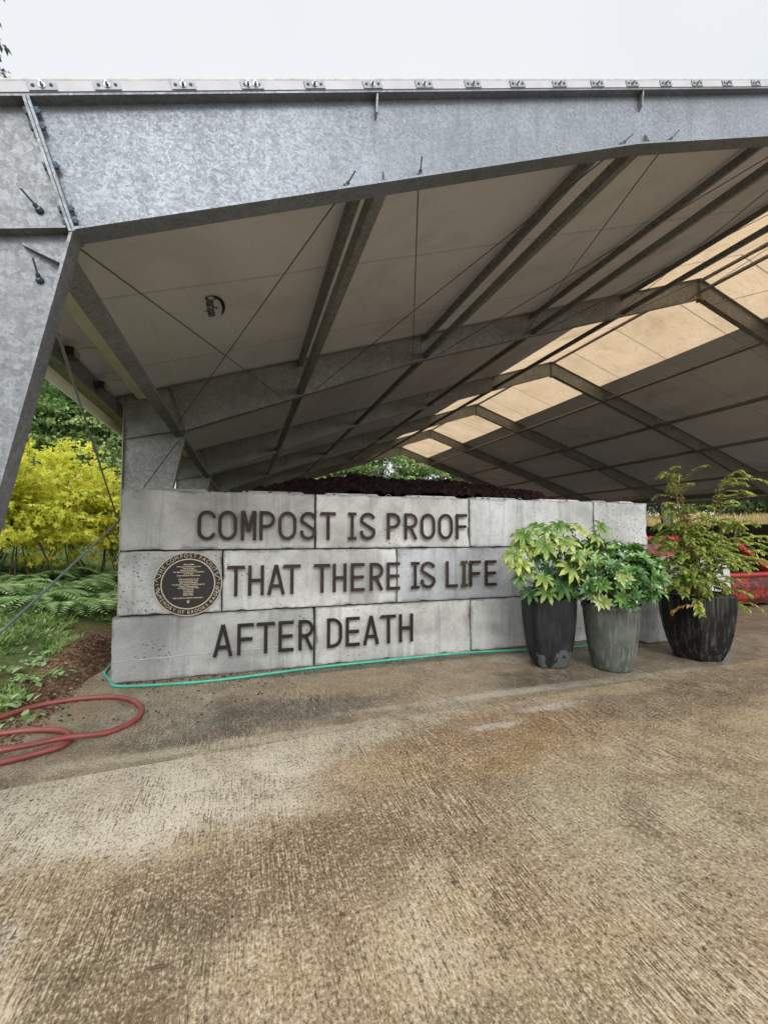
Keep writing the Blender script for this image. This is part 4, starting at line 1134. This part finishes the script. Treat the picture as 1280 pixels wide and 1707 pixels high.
tips = [(1098,795,0,.75),(1125,800,.05,.8),(1140,850,0,.7),(1108,850,.1,.6),(1095,880,-.05,.6),(1125,880,-.1,.65),(1160,880,.05,.7),(1245,793,.12,.85),(1225,805,.15,.8),(1150,905,-.15,.75),(1100,915,-.15,.6),(1262,875,.1,.85),(1240,880,0,.85),(1275,912,0,.88),(1262,935,-.1,.88),(1290,900,.1,.9),(1245,905,-.1,.85),(1225,945,-.15,.8),(1210,925,-.2,.8),(1195,905,0,.8),(1180,935,-.2,.75),(1130,935,-.2,.6),(1100,945,-.1,.5),(1150,960,-.3,.6),(1190,965,-.3,.7),(1215,985,-.25,.7),(1240,1015,-.2,.75),(1120,975,-.3,.5),(1165,1022,-.42,.85),(1105,985,-.2,.45),(1085,900,.1,.6),(1175,865,.1,.7),(1090,955,.1,.5),(1140,985,-.35,.6),(1180,990,-.35,.65)]
for (u, v, dd, tn) in tips:
    T = at(u, v, DC+dd); b_ = hubC+V(rr.uniform(-.12,.12), rr.uniform(-.12,.12), 0)
    m1 = b_.lerp(T, .45); m1.z = max(m1.z, b_.z+(T.z-b_.z)*.75)+.10
    m2 = b_.lerp(T, .8); m2.z = max(m2.z, T.z)+.05
    spray([b_, m1, m2, T], 32, .064, tn*.74, .24)
    # side sprays
    for q in range(5):
        s0 = b_.lerp(m1, .6).lerp(m2, .1+.2*q); s1 = s0+V(rr.uniform(-.22,.22), rr.uniform(-.2,.1), rr.uniform(-.06,.14)); s2 = s1+(s1-s0)*.5+V(0, 0, -.05)
        spray([s0, s1, s2], 11, .056, tn*.70, .15)
# central upright canes
for (u, v) in ((1122,800),(1130,850),(1118,870),(1145,880)):
    T = at(u, v, DC); b_ = hubC+V(rr.uniform(-.05,.05), rr.uniform(-.05,.05), 0)
    sm.tube(spline([b_, b_.lerp(T, .5)+right*rr.uniform(-.04,.04), T], 6), [.009-.006*i/12 for i in range(13)], 6)
    for q in range(10):
        s0 = b_.lerp(T, .25+.075*q); a = rr.uniform(0, 6.28); s1 = s0+V(cos(a)*.16, sin(a)*.16, .05); s2 = s1+V(cos(a)*.10, sin(a)*.10, -.06)
        spray([s0, s1, s2], 12, .055, .55, .1)
lm.build('leaves', M['nandina'], na, hubC, tone=True); sm.build('stems', M['cane'], na, hubC)

# ------------------------------------------------------------------ things to the right
cs_ = np.array([4.72, 4.32, 0])
mb = MB(); mb.box((4.80,4.24,.0),(6.32,4.80,1.065)); o = bevel(mb.build('concrete_block', M['slab'], org=(5.5, 4.5, 0)), .05, 3)
tag(o, 'upright pale concrete block standing behind the faceted black pot', 'concrete block')
# red loader bucket
bo = (8.9, 5.9, 0)
lb = empty('loader_bucket', bo, 'worn red steel loader bucket with tubular arms beside the black pot', 'loader bucket')
rz = 0.
def bprof(sc=1.): return [(-.02,.62),(.02,.60),(.01,.40),(.06,.20),(.18,.07),(.40,.03),(.95,.03)]
mb = MB(); x0, x1 = 7.15, 9.9; yb_ = 5.55
pr = [(yb_+a, z) for a, z in bprof()]; pi_ = [(yb_+a+.03, z+.012) for a, z in bprof()]
for i in range(len(pr)-1):
    mb.prism_x([pr[i], pr[i+1], pi_[i+1], pi_[i]], x0, x1)
mb.build('bucket_shell', M['red_worn'], lb, bo)
mb = MB(); mb.tube([(x0-.03,yb_-.01,.635),(x1+.03,yb_-.01,.635)], .045, 10); mb.build('top_rail', M['red'], lb, bo)
mb = MB()
for xx in (x0, x1-.02):
    mb.prism_x([(yb_-.0,.60)]+[(yb_+a, z) for a, z in bprof()[1:]]+[(yb_+.9,.1),(yb_+.3,.6)], xx-.012, xx+.01)
mb.build('side_plate', M['red'], lb, bo)
mb = MB(); mb.bar((x0,yb_+1.0,.035),(x1,yb_+1.0,.035), .16, .02); mb.build('cutting_edge', M['dark_bolt'], lb, bo)
for (a, b, r_) in (((8.05,yb_+.03,.66),(7.55,yb_+.35,1.28),.045),((7.78,yb_+.03,.66),(7.25,yb_+.35,1.22),.04),((7.5,yb_+.03,.66),(6.95,yb_+.4,1.16),.05),((9.4,yb_+.05,.66),(9.0,yb_+.4,1.2),.05)):
    mb = MB(); mb.bar(a, b, r_*2, r_*1.7, (0, -1, .4)); mb.build('loader_arm', M['red'], lb, bo)
mb = MB(); mb.tube([(6.2,yb_+.45,1.28),(7.62,yb_+.38,1.28)], .06, 10); mb.build('cross_tube', M['red'], lb, bo)
mb = MB(); mb.prism_x([(yb_+.2,.66),(yb_+.30,1.2),(yb_+.55,1.2),(yb_+.5,.66)], 6.25, 7.3); mb.build('back_plate', M['red_worn'], lb, bo)

# dark bay wall on the far right side of the shelter
for k in range(9):
    for row in range(3):
        if k == 0 and row == 2: continue
        mb = MB(); a = 6.3+k*1.83+(.45 if row == 1 else 0); zz = row*.57
        mb.box((17.35,a+.006,zz+.003),(17.95,a+1.824,zz+.566))
        o = bevel(mb.build('bay_block', M['dark_wall'], org=(17.6, a+.9, zz)), .025, 2)
        tag(o, 'concrete block, coloured dark for shade, in the shadowed bay wall along the right side', 'concrete block', 'dark blocks of the far right bay wall')

# ------------------------------------------------------------------ trees and bushes
def crown_pts(n, cen, rad, clumps, rs, seed, shell=.5):
    r_ = np.random.default_rng(seed); cen = np.array(cen); rad = np.array(rad)
    d = unit(r_.normal(size=(clumps, 3))); rr_ = r_.uniform(shell, 1, (clumps, 1)); cc = cen+d*rad*rr_
    idx = r_.integers(0, clumps, n); off = r_.normal(size=(n, 3))*np.array(rs)*.5
    tone = r_.uniform(0, 1, clumps)[idx]
    return cc[idx]+off, tone, cc, r_
def tree(name, label, base, H, cr_c, cr_r, nleaf, size, m, seed, clumps=60,  cl=(.5,.5,.3), group=None, trunk_r=.15, bark='bark', cat='tree', tpl=T_DIAMOND, tone_sc=.6, tone_off=.1, aspect=.6, droop=.5, stems=1, shell=.45, nr=.6):
    bx, by = base; bz = float(terrain(bx, by)); e = empty(name, (bx, by, bz), label, cat, group)
    P, tn, cc, r_ = crown_pts(nleaf, (bx+cr_c[0], by+cr_c[1], bz+cr_c[2]), cr_r, clumps, cl, seed, shell)
    P = P[P[:, 2] > bz+.15]; tn = tn[:len(P)]; n = len(P)
    out = P-np.array([bx+cr_c[0], by+cr_c[1], bz+cr_c[2]]); D = unit(unit(out)*.8+r_.normal(size=(n,3))*.6-np.array([0,0,droop])); N_ = unit(r_.normal(size=(n,3))*nr+np.array([0,0,1.]))
    mb = MB(); s_ = size*r_.uniform(.65, 1.25, n)
    leaves(mb, P, D, N_, s_, s_*aspect, np.clip(tn*tone_sc+tone_off+r_.uniform(-.18,.18,n), 0, 1), tpl)
    mb.build('crown', m, e, (bx, by, bz), tone=True)
    tb = MB()
    for s in range(stems):
        a = r_.uniform(0, 6.28); lean = (.25*cr_r[0] if stems > 1 else .1*cr_r[0])
        top = np.array([bx+cr_c[0]+cos(a)*lean, by+cr_c[1]+sin(a)*lean, bz+H*.9])
        pts = [(bx+.06*cos(a)*stems, by+.06*sin(a)*stems, bz-.1), (bx+(top[0]-bx)*.3, by+(top[1]-by)*.3, bz+H*.35), tuple(top)]
        q = spline(pts, 6); tb.tube(q, [trunk_r*(1-.75*i/(len(q)-1)) for i in range(len(q))], 8)
        for k in range(10 if stems == 1 else 5):
            i = int(len(q)*(.3+.06*k)) % len(q); s0 = q[i]; t_ = cc[r_.integers(0, len(cc))]
            tb.tube(spline([s0, (np.array(s0)+t_)/2+np.array([0,0,.1*H*.2]), t_], 4), [trunk_r*.35*(1-.8*j/8) for j in range(9)], 5)
    tb.build('trunk', M[bark], e, (bx, by, bz)); return e
def conifer(label, base, H, R, seed, n=7000, size=.35, group=None, low=.15):
    bx, by = base; bz = float(terrain(bx, by)); e = empty('fir_tree', (bx, by, bz), label, 'tree', group); r_ = np.random.default_rng(seed)
    tb = MB(); tb.tube([(bx,by,bz-.2),(bx,by,bz+H*.5),(bx+.05,by,bz+H)], [R*.09+.08, R*.06+.05, .02], 10)
    nb = int(H*7); Ps = []; Ds = []; Ts = []
    for k in range(nb):
        f = low+(1-low)*(k+r_.random())/nb; z = bz+H*f; a = r_.uniform(0, 6.28); ln = R*(1-f)**.8*r_.uniform(.6, 1.1)+.25
        b1 = np.array([bx+cos(a)*ln, by+sin(a)*ln, z-ln*.28]); b0 = np.array([bx, by, z])
        if k % 3 == 0: tb.tube([b0, (b0+b1)/2+np.array([0,0,.05]), b1], [.03,.02,.006], 4)
        m_ = max(4, int(n/nb)); t_ = r_.uniform(.15, 1, m_)[:, None]; Q = b0+(b1-b0)*t_+r_.normal(size=(m_,3))*np.array([.16,.16,.05])*(.4+ln*.35)
        Ps.append(Q); sd_ = np.array([-sin(a), cos(a), 0.])*r_.choice([-1,1],(m_,1)); Ds.append(unit((b1-b0)/ln*.6+sd_*r_.uniform(.2,1,(m_,1))+np.array([0,0,-.45]))); Ts.append(np.full(m_, r_.uniform(0,.8))+t_[:,0]*.2)
    P = np.concatenate(Ps); D = np.concatenate(Ds); T = np.concatenate(Ts); mb = MB(); s_ = size*r_.uniform(.6,1.2,len(P))
    leaves(mb, P, D, unit(r_.normal(size=P.shape)*.35+np.array([0,0,1.])), s_, s_*.42, np.clip(T, 0, 1), T_DIAMOND)
    mb.build('crown', M['leaf_dark'], e, (bx, by, bz), tone=True); tb.build('trunk', M['bark'], e, (bx, by, bz)); return e
# yellow vine maples on the left bank
gv = 'yellow vine maples on the left bank'
def lat(u, Y): return onY(u, 889, Y)[0]
for (u, Y, H, R, sd_, lb) in ((30, 9.4, 2.5, 1.25, 11, 'broad yellow vine maple at the left edge, beside the steel column'), (105, 10.4, 2.35, 1.0, 12, 'yellow green vine maple with fanning stems, middle of the clump'), (178, 11.2, 2.3, 1.0, 13, 'yellow orange vine maple nearest the block wall end'), (-70, 8.6, 2.6, 1.2, 14, 'yellow vine maple mostly hidden behind the front steel column')):
    tree('vine_maple', lb, (lat(u, Y), Y), H, (0, 0, H*.55), (R*1.05, R*.95, H*.56), 3300, .084, M['maple_yellow'], sd_, 110, (.32,.32,.12), gv, .013, 'bark', 'shrub', T_MAPLE, .6, .22, .95, .35, 9, .05, .55)
# taller green trees behind them
gt = 'green broadleaf trees behind the vine maples'
for (u, Y, H, R, sd_, lb) in ((70, 18, 7.2, 2.6, 21, 'tall green maple rising behind the yellow vine maples, left one'), (165, 17.5, 6.4, 2.0, 22, 'green maple behind the vine maples, close to the shelter column'), (-40, 16, 7., 2.4, 23, 'green maple hidden partly by the front steel column'),):
    tree('maple_tree', lb, (lat(u, Y), Y), H, (0, 0, H*.62), (R, R, H*.42), 10500, .16, M['leaf_green'], sd_, 150, (.6,.6,.14), gt, .16, 'bark', 'tree', T_DIAMOND, .75, .12, .65, .35, 1, .35)
gc = 'dark firs beyond the left bank'
for (u, Y, H, R, sd_, lb, low) in ((-103, 22, 27, 3.6, 31, 'very tall dark fir whose branch tip shows above the roof edge', .1), (190, 30, 17, 2.4, 32, 'dark fir with a bare trunk seen just left of the shelter column', .36), (205, 34, 20, 2.6, 33, 'dark fir behind the shelter column on the left', .36), (150, 33, 19, 2.8, 34, 'dark fir standing behind the left green maple', .3), (100, 30, 18, 3., 35, 'dark fir at the left behind the yellow shrubs', .25), (40, 28, 18, 3., 36, 'dark fir far left beyond the bank', .25), (225, 37, 20, 2.6, 37, 'dark fir farthest back by the wall end', .35)):
    conifer(lb, (lat(u, Y), Y), H, R, sd_, 6500, .36, gc, low)
# wood beyond the open far gable and to the right
gw_ = 'green trees beyond the far gable of the shelter'
k = 0
for (u, Y, H, R, tn, lb) in ((420, 34, 6.5, 3., .25, 'pale green tree at the left of the far gable opening'), (500, 36, 8.0, 3.2, .25, 'light green tree left of centre beyond the far gable'), (570, 40, 10.5, 3.4, .0, 'darker tree behind the compost heap in the far gable'), (640, 37, 10.5, 3.6, .12, 'tall green tree under the peak of the far gable'), (710, 36, 9., 3.4, .12, 'green tree right of the gable peak'), (780, 36, 7.2, 3.2, .2, 'bright green tree low at the right of the far gable'), (850, 38, 6.4, 3.2, .15, 'green tree at the right corner of the far gable'), (930, 40, 6.0, 3.2, .1, 'green tree behind the right rear columns')):
    k += 1
    tree('wood_tree', lb, (lat(u, Y), Y), H, (0, 0, H*.52), (R, R, H*.50), 13500, .27, M['leaf_green'], 50+k, 120, (.8,.8,.22), gw_, .18, 'bark', 'tree', T_DIAMOND, .7, .10+tn, .65, .35, 1, .4)
for (u, Y, H, R, sd_, lb) in ((585, 50, 19, 3.4, 41, 'dark fir far beyond the gable, left of its peak'), (690, 52, 20, 3.6, 42, 'dark fir far beyond the gable, right of its peak'), (470, 48, 15, 3.2, 43, 'dark fir far beyond the left end of the compost heap'), (800, 50, 15, 3.4, 44, 'dark fir far beyond the right slope of the gable')):
    conifer(lb, (lat(u, Y), Y), H, R, sd_, 7000, .5, 'dark firs beyond the far gable', .05)
gh_ = 'leafy bushes at the top of the dry field'
for i, (X_, Y_, H, R, lb) in enumerate(((31, 33, 5.2, 3.4, 'feathery green bush beyond the field, left of the row'), (33, 27, 5.0, 3.4, 'green bush beyond the dry field, second from the left'), (34.5, 22, 5.0, 3.2, 'green bush beyond the dry field above the dark bay wall'), (35, 17.5, 5.0, 3.2, 'green bush beyond the dry field, second from the right'), (35, 13, 5.0, 3.2, 'green bush beyond the dry field at the right edge'), (36, 42, 7.5, 4.2, 'tall bush far beyond the right rear columns'), (41, 30, 6.5, 4., 'paler bush behind the field hedge, left'), (42, 20, 6.5, 4., 'paler bush behind the field hedge, right'))):
    tree('field_bush', lb, (X_, Y_), H*1.2, (0, 0, H*.55), (R, R*1.1, H*.62), 9000, .28, M['leaf_hedge'], 80+i, 50, (.9,.9,.36), gh_, .12, 'bark_grey', 'bush', T_DIAMOND, .75, .15, .55, .2, 1, .4)

# ------------------------------------------------------------------ ferns, grass, field
def frond(mb, b, d, ln, tn, r_):
    n = 16; t_ = np.linspace(0, 1, n); d = np.array(d)/np.linalg.norm(d); flat = np.array([d[0], d[1], 0.]); flat /= np.linalg.norm(flat)
    pts = np.array(b)+flat*(t_[:,None]*ln*.85)+np.array([0,0,1.])*(ln*(1.25*t_-1.15*t_**2)*d[2])[:,None]
    tg = np.gradient(pts, axis=0); tg = unit(tg); sd_ = np.cross(tg, [0,0,1.]); sd_ = unit(sd_)
    PP = np.concatenate([pts[2:], pts[2:]]); DD = np.concatenate([sd_[2:]+tg[2:]*.55, -sd_[2:]+tg[2:]*.55]); pr = np.sin(np.clip(t_[2:]*.92+.08, 0, 1)*pi)**.7*.24*ln+.02
    leaves(mb, PP, DD, np.tile([0,0,1.], (len(PP),1))+r_.normal(size=(len(PP),3))*.15, np.concatenate([pr, pr]), .030*ln/.7+.012, np.clip(tn+r_.uniform(-.1,.1,len(PP)), 0, 1), T_DIAMOND)
fr_ = np.random.default_rng(3)
fern_sp = [(10,935,8.0),(45,915,9.2),(80,930,8.2),(60,950,7.6),(125,920,9.),(150,945,7.8),(175,925,8.8),(110,955,7.6),(-40,940,7.6),(95,905,10.),(150,905,10.2),(5,905,9.6)]
words_f = ['at the left picture edge', 'below the yellow vine maple at left', 'left of the leaning dark post', 'in the middle of the bank', 'under the fanning vine maple', 'beside the cable brace', 'next to the block wall end', 'low on the left bank', 'hidden by the front column', 'high on the bank under the maples', 'high on the bank near the wall', 'at the top left of the bank']
for (u, v, Y), wd in zip(fern_sp, words_f):
    X_ = lat(u, Y); Z_ = float(terrain(X_, Y)); mb = MB()
    for k in range(13):
        a = 2*pi*k/13+fr_.uniform(-.2,.2); frond(mb, (X_, Y, Z_), (cos(a), sin(a), fr_.uniform(.55, .95)), fr_.uniform(.55, .9), fr_.uniform(.3, .8), fr_)
    o = mb.build('fern', M['fern'], org=(X_, Y, Z_), tone=True); tag(o, 'green fern with arching fronds '+wd, 'fern', 'ferns on the left bank')
n = 85000; gxr = -1.75-fr_.random(n)**1.6*9.; gyr = 2.5+fr_.random(n)*9.5
dens = np.array([noise.noise(Vector((a*1.1, b*1.1, 0)))+.8*noise.noise(Vector((a*3.3, b*3.3, 7))) for a, b in zip(gxr, gyr)])
keep = (dens > -.55+.75*np.clip(1-(-1.95-gxr)/.5, 0, 1)); gxr, gyr, dens = gxr[keep], gyr[keep], dens[keep]; n = len(gxr)
P = np.stack([gxr, gyr, terrain(gxr, gyr)], -1); a = fr_.uniform(0, 6.28, n); D = np.stack([np.cos(a)*.8, np.sin(a)*.8, fr_.uniform(.3, 1.2, n)], -1)
mb = MB(); leaves(mb, P, D, unit(fr_.normal(size=(n,3))), fr_.uniform(.035, .11, n)*np.where(fr_.random(n)<.12, 1.6, 1), fr_.uniform(.018, .045, n), np.clip(.45+dens*.5+fr_.uniform(-.25,.25,n), 0, 1), T_DIAMOND)
tag(mb.build('grass', M['grass'], tone=True), 'low green grass and weeds covering the left bank', 'grass', kind='stuff')
n = 26000; gxr = fr_.uniform(20., 34, n); gyr = fr_.uniform(8, 38, n); P = np.stack([gxr, gyr, terrain(gxr, gyr)], -1); a = fr_.uniform(0, 6.28, n)
D = np.stack([np.cos(a)*.3, np.sin(a)*.3, np.ones(n)], -1); mb = MB(); leaves(mb, P, D, unit(fr_.normal(size=(n,3))*[1,1,.1]), fr_.uniform(.4, .85, n), fr_.uniform(.03, .07, n), fr_.uniform(0,1,n), T_DIAMOND)
tag(mb.build('field_grass', M['straw'], tone=True), 'tall dry golden grass of the field beyond the right side', 'dry grass', kind='stuff')
# leafy weeds by the red hose
wr_ = np.random.default_rng(9); mb = MB()
for (u, v) in ((30,1140),(60,1115),(15,1165),(90,1095),(10,1130),(40,1185),(75,1135)):
    p = onZ(u, v, .06); p[2] = float(terrain(p[0], p[1]))
    k_ = 26; a = wr_.uniform(0, 6.28, k_); q = np.stack([np.cos(a), np.sin(a), wr_.uniform(.15,.9,k_)], -1)
    leaves(mb, p+wr_.normal(size=(k_,3))*[.09,.09,.02]+[0,0,.03], q, np.tile([0,0,1.],(k_,1))+wr_.normal(size=(k_,3))*.3, wr_.uniform(.05,.10,k_), wr_.uniform(.03,.05,k_), wr_.uniform(.35,.85,k_), T_OVAL)
tag(mb.build('weeds', M['fern'], tone=True), 'broad leaved green weeds at the edge of the concrete by the red hose', 'weeds', kind='stuff')
# leaning dark post among the ferns
a = onY(66, 905, 8.8); b = onY(80, 935, 8.7); mb = MB(); d_ = np.array(b)-np.array(a); mb.tube([a-d_*.02, b+d_*.6], .015, 8)
tag(mb.build('post', M['debris'], org=tuple(b)), 'thin dark post leaning among the ferns on the left bank', 'post')

# ------------------------------------------------------------------ crumbs, twigs, mulch
dr_ = np.random.default_rng(21); mb = MB()
def crumb(p, r_):
    v_ = unit(dr_.normal(size=(8,3))); bm = bmesh.new()
    for q in v_*r_*dr_.uniform(.6,1.2,(8,1))*[1,1,.6]: bm.verts.new(Vector(q)+Vector(p))
    bmesh.ops.convex_hull(bm, input=bm.verts); bm.verts.ensure_lookup_table()
    ix = {v: i for i, v in enumerate(bm.verts)}; mb.add([v.co[:] for v in bm.verts], [tuple(ix[v] for v in f.verts) for f in bm.faces]); bm.free()
for k in range(420):
    t_ = dr_.random()
    if k < 190: X_ = dr_.uniform(-1.1, 2.2); Y_ = WY-.02-abs(dr_.normal())*.05; r_ = dr_.uniform(.004,.014)
    elif k < 290: X_ = dr_.uniform(-1.4, .6); Y_ = dr_.uniform(3.5, 4.5); r_ = dr_.uniform(.004, .014)
    elif k < 350: X_ = dr_.uniform(-.6, 4.); Y_ = dr_.uniform(1.2, 4.2); r_ = dr_.uniform(.002,.006)
    else: X_ = dr_.uniform(-1.75,-1.25); Y_ = dr_.uniform(3.6, 5.6); r_ = dr_.uniform(.006,.018)
    crumb((X_, Y_, r_*.4), r_)
tag(mb.build('soil_crumbs', M['debris']), 'dark soil crumbs scattered on the concrete and along the wall foot', 'soil crumbs', kind='stuff')
mb = MB()
for k in range(170):
    X_ = dr_.uniform(-.3, 3.2) if k < 120 else dr_.uniform(2.7, 4.6); crumb((X_, WY+dr_.uniform(.02,.5), 3*BH-.022+.004), dr_.uniform(.006, .022))
tag(mb.build('compost_crumbs', M['compost']), 'spilled dark compost lying on top of the block wall', 'compost crumbs', kind='stuff')
mb = MB()
MC = 3200
cx_ = -1.38-np.abs(dr_.normal(size=MC))*.30; cy_ = dr_.uniform(3.4, 6.6, MC); cz_ = terrain(cx_, cy_)+.008
a_ = dr_.uniform(0, 6.28, MC); leaves(mb, np.stack([cx_, cy_, np.maximum(cz_, .003)], -1), np.stack([np.cos(a_), np.sin(a_), dr_.uniform(-.1,.5,MC)], -1), unit(dr_.normal(size=(MC,3))), dr_.uniform(.012,.05,MC), dr_.uniform(.006,.016,MC), dr_.uniform(0,1,MC), T_DIAMOND)
tag(mb.build('mulch_chips', M['mulch'], tone=True), 'brown bark mulch chips banked beside the left end of the block wall', 'mulch', kind='stuff')
p = onZ(264, 1612, .006); mb = MB(); mb.tube([p+[-.034,.004,0], p+[0,0,.001], p+[.032,-.001,0]], [.003,.004,.0025], 6)
tag(mb.build('twig', M['twig'], org=tuple(p)), 'short brown twig lying on the concrete in the foreground', 'twig')
for (u, v, lb) in ((570,1523,'small curled brown leaf on the concrete right of the twig'), (755,1470,'small dark leaf scrap on the concrete near the middle')):
    p = onZ(u, v, .004); mb = MB(); leaves(mb, [p-[.012,0,0]], [(.9,-.4,.1)], [(0,.2,1.)], .028, .016, .2, T_OVAL)
    o = mb.build('fallen_leaf', M['twig'], org=tuple(p)); tag(o, lb, 'leaf', 'fallen leaves on the concrete')
